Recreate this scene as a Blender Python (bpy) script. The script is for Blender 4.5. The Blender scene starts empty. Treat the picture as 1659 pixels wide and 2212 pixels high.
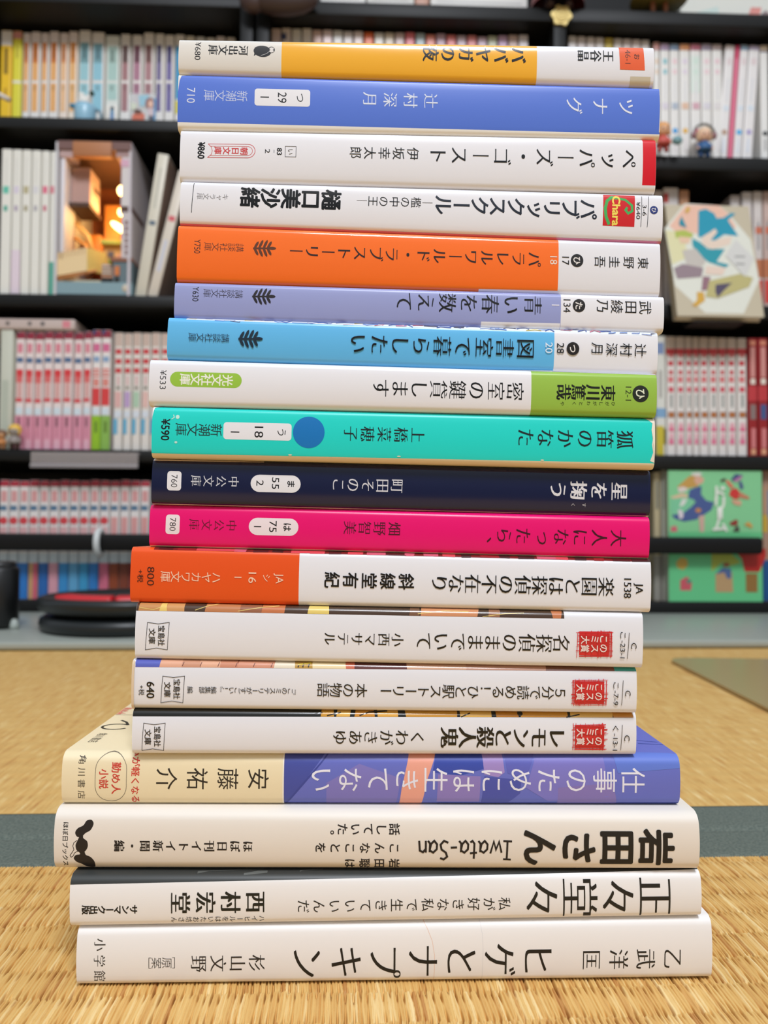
import bpy, bmesh, math, random
import numpy as np
from mathutils import Vector, Matrix
from mathutils.geometry import tessellate_polygon

random.seed(7)
SC = bpy.context.scene
COL = SC.collection
MM = 0.001
R = math.radians

# ------------------------------------------------------------------ camera
W, HH, F = 1659.0, 2212.0, 1660.0
PITCH, ROLL, CAMH = R(1.6203), R(0.3289), 0.13244
cd = bpy.data.cameras.new('camera')
cam = bpy.data.objects.new('camera', cd)
COL.objects.link(cam)
cam.matrix_world = Matrix.Translation((0, 0, CAMH)) @ Matrix.Rotation(R(90) + PITCH, 4, 'X') @ Matrix.Rotation(ROLL, 4, 'Z')
cd.sensor_fit = 'HORIZONTAL'
cd.sensor_width = 36.0
cd.lens = 36.0 * F / W
cd.clip_start = 0.01
cd.clip_end = 50
cd.dof.use_dof = True
cd.dof.focus_distance = 0.236
cd.dof.aperture_fstop = 20.0
SC.camera = cam

# ------------------------------------------------------------------ light
SC.view_settings.view_transform = 'Standard'
SC.view_settings.look = 'None'
SC.view_settings.gamma = 1.0
SC.view_settings.use_curve_mapping = False
SC.view_settings.exposure = -0.32
wd = bpy.data.worlds.new('room_light')
SC.world = wd
wd.use_nodes = True
_wn = wd.node_tree
_bg = _wn.nodes['Background']
_bg.inputs[1].default_value = 1.0
_tc = _wn.nodes.new('ShaderNodeTexCoord')
_sp = _wn.nodes.new('ShaderNodeSeparateXYZ')
_mr = _wn.nodes.new('ShaderNodeMapRange')
_mr.inputs[1].default_value = -1.0
_rp = _wn.nodes.new('ShaderNodeValToRGB')      # dim room below eye level, bright ceiling above
_rp.color_ramp.elements[0].position = 0.0
_rp.color_ramp.elements[0].color = (0.22, 0.21, 0.20, 1)
_rp.color_ramp.elements[1].position = 1.0
_rp.color_ramp.elements[1].color = (0.84, 0.90, 0.97, 1)
for _p, _c in ((0.5, (0.29, 0.31, 0.34, 1)), (0.72, (0.58, 0.63, 0.69, 1))):
    _e = _rp.color_ramp.elements.new(_p)
    _e.color = _c
_wn.links.new(_tc.outputs['Generated'], _sp.inputs[0])
_wn.links.new(_sp.outputs['Z'], _mr.inputs[0])
_wn.links.new(_mr.outputs[0], _rp.inputs[0])
_wn.links.new(_rp.outputs[0], _bg.inputs[0])


def area_light(name, loc, target, size, power, color):
    l = bpy.data.lights.new(name, 'AREA')
    l.shape = 'DISK'
    l.size = size
    l.energy = power
    l.color = color
    o = bpy.data.objects.new(name, l)
    o.location = loc
    o.rotation_euler = (Vector(target) - Vector(loc)).to_track_quat('-Z', 'Y').to_euler()
    COL.objects.link(o)
    return o


area_light('ceiling_lamp_light', (0.20, -0.95, 2.2), (0, 0.40, 0.1), 0.65, 58, (0.945, 0.985, 1.06))

# ------------------------------------------------------------------ materials
_M = {}


def lin(c):
    c = c / 255.0
    return c / 12.92 if c <= 0.04045 else ((c + 0.055) / 1.055) ** 2.4


def mat(rgb, rough=0.45, spec=0.5, metal=0.0, emit=0.0, alpha=1.0, trans=0.0, coat=0.0):
    key = (tuple(rgb), rough, spec, metal, emit, alpha, trans, coat)
    if key in _M:
        return _M[key]
    m = bpy.data.materials.new('paint_%d_%d_%d' % tuple(int(v) for v in rgb))
    m.use_nodes = True
    b = m.node_tree.nodes['Principled BSDF']
    c = (lin(rgb[0]), lin(rgb[1]), lin(rgb[2]), 1)
    b.inputs['Base Color'].default_value = c
    b.inputs['Roughness'].default_value = rough
    b.inputs['Specular IOR Level'].default_value = spec
    b.inputs['Metallic'].default_value = metal
    b.inputs['Transmission Weight'].default_value = trans
    b.inputs['Alpha'].default_value = alpha
    b.inputs['Coat Weight'].default_value = coat
    b.inputs['Coat Roughness'].default_value = 0.12
    if emit:
        b.inputs['Emission Color'].default_value = c
        b.inputs['Emission Strength'].default_value = emit
    m.diffuse_color = c
    _M[key] = m
    return m


# ------------------------------------------------------------------ tagging helpers
def tag(o, label=None, cat=None, group=None, kind=None):
    if label:
        o['label'] = label
    if cat:
        o['category'] = cat
    if group:
        o['group'] = group
    if kind:
        o['kind'] = kind
    return o


def empty(name, loc=(0, 0, 0), rot=(0, 0, 0)):
    o = bpy.data.objects.new(name, None)
    o.empty_display_size = 0.02
    o.location = loc
    o.rotation_euler = rot
    COL.objects.link(o)
    return o


def link(name, me, parent=None):
    o = bpy.data.objects.new(name, me)
    COL.objects.link(o)
    if parent:
        o.parent = parent
    return o


# ------------------------------------------------------------------ mesh builder
class MB:
    """collects shapes, then links them as one mesh object"""

    def __init__(self):
        self.v = []
        self.f = []
        self.m = []
        self.s = []
        self.mats = []

    def mi(self, m):
        if m not in self.mats:
            self.mats.append(m)
        return self.mats.index(m)

    def add(self, verts, faces, m, smooth=False):
        n = len(self.v)
        k = self.mi(m)
        self.v += [tuple(p) for p in verts]
        for f in faces:
            self.f.append([i + n for i in f])
            self.m.append(k)
            self.s.append(smooth)
        return self

    def bm(self, bm_, m, smooth=False, mtx=None):
        if mtx is not None:
            bm_.transform(mtx)
        bm_.verts.index_update()
        self.add([v.co[:] for v in bm_.verts], [[v.index for v in f.verts] for f in bm_.faces], m, smooth)
        bm_.free()
        return self

    def box(self, c, d, m, bev=0.0, mtx=None):
        b = bmesh.new()
        bmesh.ops.create_cube(b, size=1.0)
        bmesh.ops.scale(b, vec=d, verts=b.verts)
        if bev > 0:
            bmesh.ops.bevel(b, geom=b.edges[:], offset=bev, segments=2, profile=0.5, affect='EDGES')
        bmesh.ops.translate(b, vec=c, verts=b.verts)
        return self.bm(b, m, bev > 0, mtx)

    def lathe(self, prof, m, n=24, mtx=None):
        vs, fs = [], []
        k = len(prof)
        for i in range(n):
            a = 2 * math.pi * i / n
            for r_, z in prof:
                vs.append((r_ * math.cos(a), r_ * math.sin(a), z))
        for i in range(n):
            j = (i + 1) % n
            for q in range(k - 1):
                fs.append([i * k + q, j * k + q, j * k + q + 1, i * k + q + 1])
        if mtx is not None:
            vs = [mtx @ Vector(p) for p in vs]
        return self.add(vs, fs, m, True)

    def ball(self, c, r_, m, sc=(1, 1, 1), mtx=None):
        b = bmesh.new()
        bmesh.ops.create_uvsphere(b, u_segments=20, v_segments=12, radius=r_)
        bmesh.ops.scale(b, vec=sc, verts=b.verts)
        if mtx is not None:
            b.transform(mtx)
        bmesh.ops.translate(b, vec=c, verts=b.verts)
        return self.bm(b, m, True)

    def tube(self, pts, r_, m, n=10):
        pts = [Vector(p) for p in pts]
        rs = r_ if isinstance(r_, (list, tuple)) else [r_] * len(pts)
        vs, fs = [], []
        for i, p in enumerate(pts):
            d = (pts[min(i + 1, len(pts) - 1)] - pts[max(i - 1, 0)]).normalized()
            u = d.cross(Vector((0.31, 0.2, 0.93)))
            if u.length < 1e-3:
                u = d.cross(Vector((1, 0, 0)))
            u.normalize()
            w = d.cross(u)
            for k in range(n):
                a = 2 * math.pi * k / n
                vs.append(p + u * math.cos(a) * rs[i] + w * math.sin(a) * rs[i])
        for i in range(len(pts) - 1):
            for k in range(n):
                j = (k + 1) % n
                fs.append([i * n + k, i * n + j, (i + 1) * n + j, (i + 1) * n + k])
        fs.append(list(range(n))[::-1])
        fs.append([(len(pts) - 1) * n + k for k in range(n)])
        return self.add(vs, fs, m, True)

    def prism(self, pts, axis_y0, axis_y1, m):
        """polygon in x,z pulled along y"""
        n = len(pts)
        vs = [(x, axis_y0, z) for x, z in pts] + [(x, axis_y1, z) for x, z in pts]
        tri = tessellate_polygon([[Vector((x, z, 0)) for x, z in pts]])
        fs = [list(t) for t in tri] + [[i + n for i in t[::-1]] for t in tri]
        fs += [[i, (i + 1) % n, n + (i + 1) % n, n + i] for i in range(n)]
        return self.add(vs, fs, m)

    def build(self, name, parent=None, loc=None, rot=None, recalc=True):
        me = bpy.data.meshes.new(name)
        me.from_pydata(self.v, [], self.f)
        for m in self.mats:
            me.materials.append(m)
        me.polygons.foreach_set('material_index', self.m)
        me.polygons.foreach_set('use_smooth', self.s)
        me.update()
        if recalc:
            bm_ = bmesh.new()
            bm_.from_mesh(me)
            bmesh.ops.recalc_face_normals(bm_, faces=bm_.faces)
            bm_.to_mesh(me)
            bm_.free()
        o = link(name, me, parent)
        if loc is not None:
            o.location = loc
        if rot is not None:
            o.rotation_euler = rot
        return o


# ------------------------------------------------------------------ picture point -> place
def ray(px, py):
    x, y = px - W / 2, py - HH / 2
    c, s = math.cos(ROLL), math.sin(ROLL)
    x, y = c * x + s * y, -s * x + c * y
    u = -y / F
    c, s = math.cos(PITCH), math.sin(PITCH)
    return Vector((x / F, c - u * s, s + u * c))


def at_height(px, py, h):
    d = ray(px, py)
    k = (h - CAMH) / d.z
    return Vector((d.x * k, d.y * k, h))


SHY, SHYAW = 1.20, R(2.0)          # front plane of the bookcases
SHX = Vector((math.cos(SHYAW), math.sin(SHYAW), 0))
SHN = Vector((-math.sin(SHYAW), math.cos(SHYAW), 0))
SHO = Vector((0, SHY, 0))
SHROT = (0, 0, SHYAW)


def shelf_pt(px, py, back=0.0):
    """bookcase coordinates (along, height) of a picture point lying `back` metres behind the bookcase front"""
    d = ray(px, py)
    o = Vector((0, 0, CAMH))
    k = ((SHO + SHN * back - o).dot(SHN)) / d.dot(SHN)
    p = o + d * k
    return (p - SHO).dot(SHX), p.z


def shelf_world(a, back, h):
    return SHO + SHX * a + SHN * back + Vector((0, 0, h))


# ------------------------------------------------------------------ floor, wall, tatami
TYAW = R(2.7)
FLOOR_Z = -0.032


def simple_plane(name, x0, x1, y0, y1, z, m):
    return MB().add([(x0, y0, z), (x1, y0, z), (x1, y1, z), (x0, y1, z)], [[0, 1, 2, 3]], m).build(name)


tag(simple_plane('floor', -2.2, 2.2, -1.4, 1.75, FLOOR_Z, mat((120, 95, 70), 0.7)), kind='structure')
tag(MB().box((0, 1.80, 0.9), (4.4, 0.08, 2.0), mat((205, 196, 180), 0.8)).build('wall_back'), kind='structure')


def rush_material(fine):
    m = bpy.data.materials.new('woven_rush')
    m.use_nodes = True
    nt = m.node_tree
    b = nt.nodes['Principled BSDF']
    b.inputs['Roughness'].default_value = 0.55
    b.inputs['Specular IOR Level'].default_value = 0.35
    ramp = nt.nodes.new('ShaderNodeValToRGB')
    cr = ramp.color_ramp
    cr.elements[0].position = 0.0
    cr.elements[0].color = (lin(190), lin(136), lin(76), 1)
    cr.elements[1].position = 1.0
    cr.elements[1].color = (lin(236), lin(208), lin(150), 1)
    e = cr.elements.new(0.35)
    e.color = (lin(213), lin(168), lin(98), 1)
    e = cr.elements.new(0.7)
    e.color = (lin(220), lin(180), lin(110), 1)
    nt.links.new(ramp.outputs[0], b.inputs['Base Color'])
    tc = nt.nodes.new('ShaderNodeTexCoord')
    if fine:
        at = nt.nodes.new('ShaderNodeAttribute')
        at.attribute_name = 'tone'
        mp = nt.nodes.new('ShaderNodeMapping')
        mp.inputs['Scale'].default_value = (2200, 90, 50)
        nz = nt.nodes.new('ShaderNodeTexNoise')
        nz.inputs['Scale'].default_value = 1.0
        nz.inputs['Detail'].default_value = 3
        nt.links.new(tc.outputs['Object'], mp.inputs[0])
        nt.links.new(mp.outputs[0], nz.inputs['Vector'])
        ma = nt.nodes.new('ShaderNodeMath')
        ma.operation = 'MULTIPLY_ADD'
        ma.inputs[1].default_value = 0.5
        nt.links.new(nz.outputs[0], ma.inputs[0])
        nt.links.new(at.outputs['Fac'], ma.inputs[2])
        nt.links.new(ma.outputs[0], ramp.inputs[0])
    else:
        mp = nt.nodes.new('ShaderNodeMapping')
        mp.inputs['Scale'].default_value = (420, 32, 1)
        nz = nt.nodes.new('ShaderNodeTexNoise')
        nz.inputs['Scale'].default_value = 1.0
        nz.inputs['Detail'].default_value = 4
        nz.inputs['Roughness'].default_value = 0.65
        nt.links.new(tc.outputs['Object'], mp.inputs[0])
        nt.links.new(mp.outputs[0], nz.inputs['Vector'])
        mr = nt.nodes.new('ShaderNodeMapRange')
        mr.inputs[1].default_value = 0.3
        mr.inputs[2].default_value = 0.7
        nt.links.new(nz.outputs[0], mr.inputs[0])
        nt.links.new(mr.outputs[0], ramp.inputs[0])
        wv = nt.nodes.new('ShaderNodeTexWave')
        wv.wave_type = 'BANDS'
        wv.bands_direction = 'Y'
        wv.inputs['Scale'].default_value = 22
        wv.inputs['Distortion'].default_value = 0.6
        nt.links.new(tc.outputs['Object'], wv.inputs['Vector'])
        mx = nt.nodes.new('ShaderNodeMath')
        mx.operation = 'MULTIPLY_ADD'
        mx.inputs[1].default_value = 0.25
        nt.links.new(wv.outputs['Fac'], mx.inputs[0])
        nt.links.new(nz.outputs[0], mx.inputs[2])
        bp = nt.nodes.new('ShaderNodeBump')
        bp.inputs['Strength'].default_value = 0.7
        bp.inputs['Distance'].default_value = 0.0012
        nt.links.new(mx.outputs[0], bp.inputs['Height'])
        nt.links.new(bp.outputs[0], b.inputs['Normal'])
    return m


RUSH_FINE = rush_material(True)
RUSH = rush_material(False)
B0, B1, B2 = 0.3144, 0.3434, 0.3740     # cloth border lines in the tatami direction


def woven_near(parent):
    x0, x1, y0, y1 = -0.20, 0.20, 0.12, B0
    nx, ny = 2700, 300
    rng = np.random.default_rng(3)
    X, Y = np.meshgrid(np.linspace(x0, x1, nx), np.linspace(y0, y1, ny))
    rowlen = 0.0139
    ry = (Y - 0.0042) / rowlen + 0.05 * np.sin(X * 37.0) + 0.02 * np.sin(X * 160 + 1)
    row = np.floor(ry).astype(int)
    fy = ry - row
    w = 0.00106
    lean = rng.normal(0, 0.00022, 60)[row % 60]
    shift = rng.uniform(-0.5, 0.5, 60)[row % 60] * w
    big = 0.0006 * np.sin(X * 23 + row * 0.9) + 0.0003 * np.sin(X * 61 + row * 2.9)
    xs = X + lean * (fy - 0.5) * 2 + big * (fy - 0.5) + shift + 0.00022 * np.sin(X * 700.0 + row)
    k = np.floor(xs / w).astype(int)
    fx = xs / w - k
    c = np.abs(fx - 0.5) * 2
    hsh = lambda a, b, s: np.modf(np.abs(np.sin(a * 12.9898 + b * 78.233 + s) * 43758.5453))[0]
    lift = hsh(k, row, 0.3)
    edge = np.floor(xs / w + 0.5)
    gap = hsh(edge, row, 4.4) ** 2
    dl = np.minimum(fy, 1 - fy)
    rib = np.sqrt(np.clip(1 - c ** 2.6, 0, 1)) * (0.00030 + 0.00012 * lift)
    arch = 0.00016 * (1 - (2 * fy - 1) ** 6)
    hair = np.exp(-((1 - c) / 0.22) ** 2) * 0.0009 * gap
    pair = (xs / (2 * w)) - np.floor(xs / (2 * w))
    ps = np.exp(-((np.abs(pair - 0.5) * 2 - 1.0) / 0.24) ** 2)
    pdep = hsh(np.floor(xs / (2 * w) + 0.5), row, 1.7)
    slit = ps * np.exp(-(dl / (0.10 + 0.20 * pdep)) ** 2) * 0.0028 * (0.30 + 0.9 * pdep)
    Z = rib + arch - slit - hair - 0.00058
    tone = np.clip(-0.10 + 0.36 * hsh(k + np.round(shift / w), 3, 5.1) + 0.50 * hsh(k, row, 5.1) - 0.40 * (hsh(k, row, 9.3) > 0.92), -0.3, 1)
    # tatami surface is level where books rest: never above zero
    Z = np.minimum(Z, 0.0)
    co = np.stack([X, Y, Z], -1).reshape(-1, 3).astype(np.float32)
    ii = (np.arange(ny - 1)[:, None] * nx + np.arange(nx - 1)[None, :]).ravel()
    quads = np.stack([ii, ii + 1, ii + nx + 1, ii + nx], -1).astype(np.int32)
    base = co.shape[0]
    # the plain rest of the mat around the detailed field
    rx, rn = 1.3, -0.9
    extra = np.array([(-rx, rn, -.0004), (rx, rn, -.0004), (rx, y0, -.0004), (-rx, y0, -.0004),
                      (-rx, y0, -.0004), (x0, y0, -.0004), (x0, B0, -.0004), (-rx, B0, -.0004),
                      (x1, y0, -.0004), (rx, y0, -.0004), (rx, B0, -.0004), (x1, B0, -.0004)], np.float32)
    co = np.concatenate([co, extra])
    q2 = np.arange(12, dtype=np.int32).reshape(3, 4) + base
    quads = np.concatenate([quads, q2])
    me = bpy.data.meshes.new('woven_surface')
    me.vertices.add(len(co))
    me.vertices.foreach_set('co', co.ravel())
    me.loops.add(quads.size)
    me.loops.foreach_set('vertex_index', quads.ravel())
    me.polygons.add(len(quads))
    me.polygons.foreach_set('loop_start', np.arange(0, quads.size, 4, dtype=np.int32))
    me.polygons.foreach_set('loop_total', np.full(len(quads), 4, np.int32))
    mi = np.zeros(len(quads), np.int32)
    mi[-3:] = 1
    me.materials.append(RUSH_FINE)
    me.materials.append(RUSH)
    me.polygons.foreach_set('material_index', mi)
    me.polygons.foreach_set('use_smooth', np.ones(len(quads), bool))
    a = me.attributes.new('tone', 'FLOAT', 'POINT')
    a.data.foreach_set('value', np.concatenate([tone.ravel(), np.full(12, .5)]).astype(np.float32))
    me.update()
    me.validate()
    return link('woven_surface', me, parent)


def cloth_material():
    m = bpy.data.materials.new('border_cloth')
    m.use_nodes = True
    nt = m.node_tree
    b = nt.nodes['Principled BSDF']
    b.inputs['Roughness'].default_value = 0.85
    tc = nt.nodes.new('ShaderNodeTexCoord')
    nz = nt.nodes.new('ShaderNodeTexNoise')
    nz.inputs['Scale'].default_value = 900
    nz.inputs['Detail'].default_value = 4
    nt.links.new(tc.outputs['Object'], nz.inputs['Vector'])
    rp = nt.nodes.new('ShaderNodeValToRGB')
    rp.color_ramp.elements[0].position = 0.35
    rp.color_ramp.elements[1].position = 0.68
    rp.color_ramp.elements[0].color = (lin(80), lin(90), lin(83), 1)
    rp.color_ramp.elements[1].color = (lin(108), lin(116), lin(106), 1)
    nt.links.new(nz.outputs[0], rp.inputs[0])
    nt.links.new(rp.outputs[0], b.inputs['Base Color'])
    bp = nt.nodes.new('ShaderNodeBump')
    bp.inputs['Distance'].default_value = 0.0004
    bp.inputs['Strength'].default_value = 0.6
    nt.links.new(nz.outputs[0], bp.inputs['Height'])
    nt.links.new(bp.outputs[0], b.inputs['Normal'])
    return m


CLOTH = cloth_material()


def border(parent, ya, yb):
    n = 12
    prof = []
    for i in range(n + 1):
        f = i / n
        e = min(f, 1 - f) * (yb - ya)
        z = 0.0013 * min(1.0, math.sqrt(max(e, 0) / 0.0022)) - 0.0012
        prof.append((ya + f * (yb - ya), z))
    vs, fs = [], []
    nx = 60
    for j in range(nx + 1):
        x = -1.3 + 2.6 * j / nx
        for y, z in prof:
            vs.append((x, y, z))
    k = n + 1
    for j in range(nx):
        for i in range(n):
            fs.append([j * k + i, (j + 1) * k + i, (j + 1) * k + i + 1, j * k + i + 1])
    return MB().add(vs, fs, CLOTH, True).build('cloth_border', parent)


near = tag(empty('tatami_mat', (0, 0, 0), (0, 0, TYAW)), 'near tatami mat of woven rush that carries the stack of books', 'tatami mat')
woven_near(near)
border(near, B0, B1 - 0.0003)
MB().box((0, (B1 - 0.9) / 2, -0.017), (2.6, B1 + 0.9 - 0.0006, 0.028), mat((150, 120, 80), 0.9)).build('straw_core', near)
far = tag(empty('tatami_mat', (0, 0, 0), (0, 0, TYAW)), 'far tatami mat of woven rush reaching under the bookcases', 'tatami mat')
MB().add([(-1.3, B2, -.0006), (1.3, B2, -.0006), (1.3, 1.62, -.0006), (-1.3, 1.62, -.0006)], [[0, 1, 2, 3]], RUSH).build('woven_surface', far)
border(far, B1 + 0.0003, B2)
MB().box((0, (B1 + 1.62) / 2, -0.017), (2.6, 1.62 - B1 - 0.0006, 0.028), mat((150, 120, 80), 0.9)).build('straw_core', far)

# ------------------------------------------------------------------ bookcases
BLK = mat((14, 13, 13), 0.5, 0.3)
BLKFACE = mat((18, 18, 17), 0.5, 0.3)
INK = (10, 9, 9)


def board(parent, a0, a1, htop, th, name='shelf_board', depth=0.27, front=0.0, face=BLKFACE):
    b = MB()
    b.box(((a0 + a1) / 2, front + depth / 2, htop - th / 2), (a1 - a0, depth, th), face, 0.0012)
    return b.build(name, parent)


def hgt(px, py):
    return shelf_pt(px, py)[1]


aL0, aL1 = -0.86, shelf_pt(544, 300)[0]
aM0, aM1 = shelf_pt(551.5, 300)[0], shelf_pt(1223, 300)[0]
aR1 = 0.86
UP = 0.020
H_D_L, H_C, H_B, H_D_R = hgt(190, 255), hgt(190, 636.5), hgt(190, 971), hgt(1530, 338)
H_E_L, H_E_M = hgt(270, 20) + 0.026, hgt(1300, 20)
H_0 = 0.0275
H_D_M = H_D_L - 0.012
case1 = tag(empty('bookcase', SHO, SHROT), 'black open bookcase holding the miniature house and pink comics', 'bookcase')
case2 = tag(empty('bookcase', SHO, SHROT), 'black open bookcase with gold medallion and face-out comics', 'bookcase')


def upright(parent, a, h1):
    return MB().box((a, 0.135, (h1 + 0.010) / 2), (UP, 0.27, h1 - 0.010), BLKFACE, 0.001).build('upright', parent)


HT = H_E_M + 0.30
upright(case1, aL0 - 0.012, HT)
upright(case1, aL1 - UP / 2, HT)
upright(case2, aM0 + UP / 2, HT)
upright(case2, aM1 - UP / 2, HT)
upright(case2, aR1 + 0.012, HT)
for h in (H_E_L, H_D_L, H_C, H_B):
    board(case1, aL0, aL1 - UP, h, 0.018)
board(case1, aL0, aL1 - UP, H_0, 0.0175, 'bottom_board')
for h in (H_E_M, H_D_M, H_C, H_B):
    board(case2, aM0 + UP, aM1 - UP, h, 0.022)
for h in (H_E_M, H_D_R, H_C, H_B):
    board(case2, aM1, aR1, h, 0.022)
board(case2, aM0 + UP, aM1 - UP, H_0, 0.0175, 'bottom_board')
board(case2, aM1, aR1, H_0, 0.0175, 'bottom_board')
MB().box(((aL0 + aL1) / 2 - .011, 0.274, HT / 2), (aL1 - aL0 + .02, 0.006, HT - 0.02), BLK).build('back_panel', case1)
MB().box(((aM0 + aR1) / 2 + .011, 0.274, HT / 2), (aR1 - aM0 + .02, 0.006, HT - 0.02), BLK).build('back_panel', case2)
# bar across the lowest books
bh = 0.0265
a_end = shelf_pt(1648, 1175, -0.02)[0]
hb = shelf_pt(830, 1175, -0.02)[1]
bar = tag(MB().box(((aL0 + a_end) / 2, -0.0125, hb), (a_end - aL0, 0.022, bh), BLK, 0.005).build('guard_bar', None, SHO, SHROT),
          'long black bar running across the front of the lowest comics', 'bar')
ar = shelf_pt(210, 1175, -0.024)[0]
rg = MB()
pts = [(0.0 + 0.0035 * math.sin(t) * 0, -0.0125 + 0.0165 * math.cos(t), 0.0185 * math.sin(t)) for t in [2 * math.pi * i / 28 for i in range(29)]]
rg.tube(pts, 0.0048, mat((215, 218, 216), 0.4), 10)
tag(rg.build('cable_tie', None, shelf_world(ar, 0, hb), SHROT), 'pale grey ring looped around the black guard bar', 'ring')

# grey board lying under the bookcases
g0, g1 = at_height(0, 1406, 0.0), at_height(1659, 1400, 0.0)
ga = math.atan2(g1.y - g0.y, g1.x - g0.x)
gb = MB()
gb.box((0, 0.30, 0.005), (2.1, 0.60, 0.009), mat((160, 165, 156), 0.35), 0.0025)
tag(gb.build('base_board', None, ((g0.x + g1.x) / 2, (g0.y + g1.y) / 2, 0), (0, 0, ga)),
    'pale grey flat board lying on the tatami under both bookcases', 'board')

# ------------------------------------------------------------------ background books
ORD = ['first', 'second', 'third', 'fourth', 'fifth', 'sixth', 'seventh', 'eighth', 'ninth', 'tenth', 'eleventh', 'twelfth', 'thirteenth', 'fourteenth',
       'fifteenth', 'sixteenth', 'seventeenth', 'eighteenth', 'nineteenth', 'twentieth', 'twenty-first', 'twenty-second', 'twenty-third', 'twenty-fourth',
       'twenty-fifth', 'twenty-sixth', 'twenty-seventh', 'twenty-eighth', 'twenty-ninth', 'thirtieth', 'thirty-first', 'thirty-second']
PAPER = mat((226, 216, 196), 0.8)


def bg_book(x0, x1, ytop, hbot, back, base, bands, label, group, name='comic_book', depth=0.112, lean=0.0, ymid=None, gap=0.0005):
    """an upright book: x0,x1 its spine's sides at mid height, ytop its top; bands (fx0,fx1,y0,y1,colour) are printed on the spine"""
    xm = (x0 + x1) / 2
    htop = shelf_pt(xm, ytop, back)[1]
    ymid = ymid if ymid is not None else ytop + 100
    a0, a1 = shelf_pt(x0, ymid, back)[0] + gap, shelf_pt(x1, ymid, back)[0] - gap
    w, h = a1 - a0, htop - hbot
    def lift(c):          # white paper keeps its brightness
        return tuple(int(255 - (255 - v) * .62) for v in c) if min(c) > 180 else c
    base = lift(base)
    bands = [tuple(bd[:4]) + (lift(bd[4]),) + tuple(bd[5:]) for bd in bands]
    m = MB()
    rr = min(0.0022, w * 0.28)
    prof = [(-w / 2, depth), (-w / 2, rr)]
    for t in (30, 60):
        prof.append((-w / 2 + rr - rr * math.cos(R(t)), rr - rr * math.sin(R(t))))
    prof += [(-w / 2 + rr, 0), (w / 2 - rr, 0)]
    for t in (60, 30):
        prof.append((w / 2 - rr + rr * math.cos(R(t)), rr - rr * math.sin(R(t))))
    prof += [(w / 2, rr), (w / 2, depth)]
    n = len(prof)
    vs = [(x, y, 0) for x, y in prof] + [(x, y, h) for x, y in prof]
    fs = [[i, i + 1, n + i + 1, n + i] for i in range(n - 1)]
    m.add(vs, fs, mat(base, 0.4))
    # page block, a little inside the cover boards at head, foot and fore-edge
    e, g = 0.0012, 0.0007
    pv = [(-w / 2 + g, 0.001, e), (w / 2 - g, 0.001, e), (w / 2 - g, depth - .002, e), (-w / 2 + g, depth - .002, e)]
    pv += [(x, y, h - e) for x, y, z in pv]
    m.add(pv, [[0, 1, 2, 3], [4, 5, 6, 7], [2, 3, 7, 6]], PAPER)
    off = 0.00012
    for bd in bands:
        fx0, fx1, y0, y1, c = bd[:5]
        z1 = min(h - 0.0005, shelf_pt(xm, y0, back)[1] - hbot)
        z0 = max(0.0005, shelf_pt(xm, y1, back)[1] - hbot)
        if z1 - z0 < 0.0003:
            continue
        if fx0 <= 0 and fx1 >= 1:      # wraps the spine edges
            q = [(x, y) for x, y in prof if y <= rr + 1e-9]
            vs, fs = [], []
            for x, y in q:
                nx = (x / (w / 2)) * (y / rr) if rr else 0
                vs += [(x + nx * off, y - off, z0), (x + nx * off, y - off, z1)]
            fs = [[2 * i, 2 * i + 2, 2 * i + 3, 2 * i + 1] for i in range(len(q) - 1)]
            m.add(vs, fs, mat(c, 0.4))
        elif len(bd) > 5:      # a round dot
            cx, cz, rx = -w / 2 + w * (fx0 + fx1) / 2, (z0 + z1) / 2, (z1 - z0) / 2
            vs = [(cx + rx * math.cos(t * math.pi / 8), -off, cz + rx * math.sin(t * math.pi / 8)) for t in range(16)]
            m.add(vs, [list(range(16))], mat(c, 0.4))
        else:
            xa, xb = -w / 2 + w * fx0, -w / 2 + w * fx1
            m.add([(xa, -off, z0), (xb, -off, z0), (xb, -off, z1), (xa, -off, z1)], [[0, 1, 2, 3]], mat(c, 0.4))
        off += 0.00006
    o = m.build(name, None, shelf_world((a0 + a1) / 2, back, hbot), SHROT)
    if lean:
        pv = Vector((w / 2 if lean > 0 else -w / 2, 0, 0))
        o.matrix_world = Matrix.Translation(shelf_world((a0 + a1) / 2, back, hbot)) @ Matrix.Rotation(SHYAW, 4, 'Z') @ Matrix.Translation(pv) @ Matrix.Rotation(lean, 4, 'Y') @ Matrix.Translation(-pv)
    tag(o, label, 'book', group)
    return o


WHT = (226, 220, 210)
WPK = (230, 212, 208)
# ---- upper left shelf: striped small paperbacks
def stripe(c1, c2, yt, yg=176, fx=(0.18, 0.82), txt=True, yend=241):
    b = [(fx[0], fx[1], yt, 136, c1), (fx[0], fx[1], 136, yg - 2, c2), (fx[0], fx[1], yg + 4, yend, c2)]
    if txt:
        b += [(0.38, 0.62, yt + 8, yt + 34, tuple(int(v * .72) for v in c1)), (0.40, 0.60, yg + 8, yg + 20, tuple(int(v * .8) for v in c2))]
    return b


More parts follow.
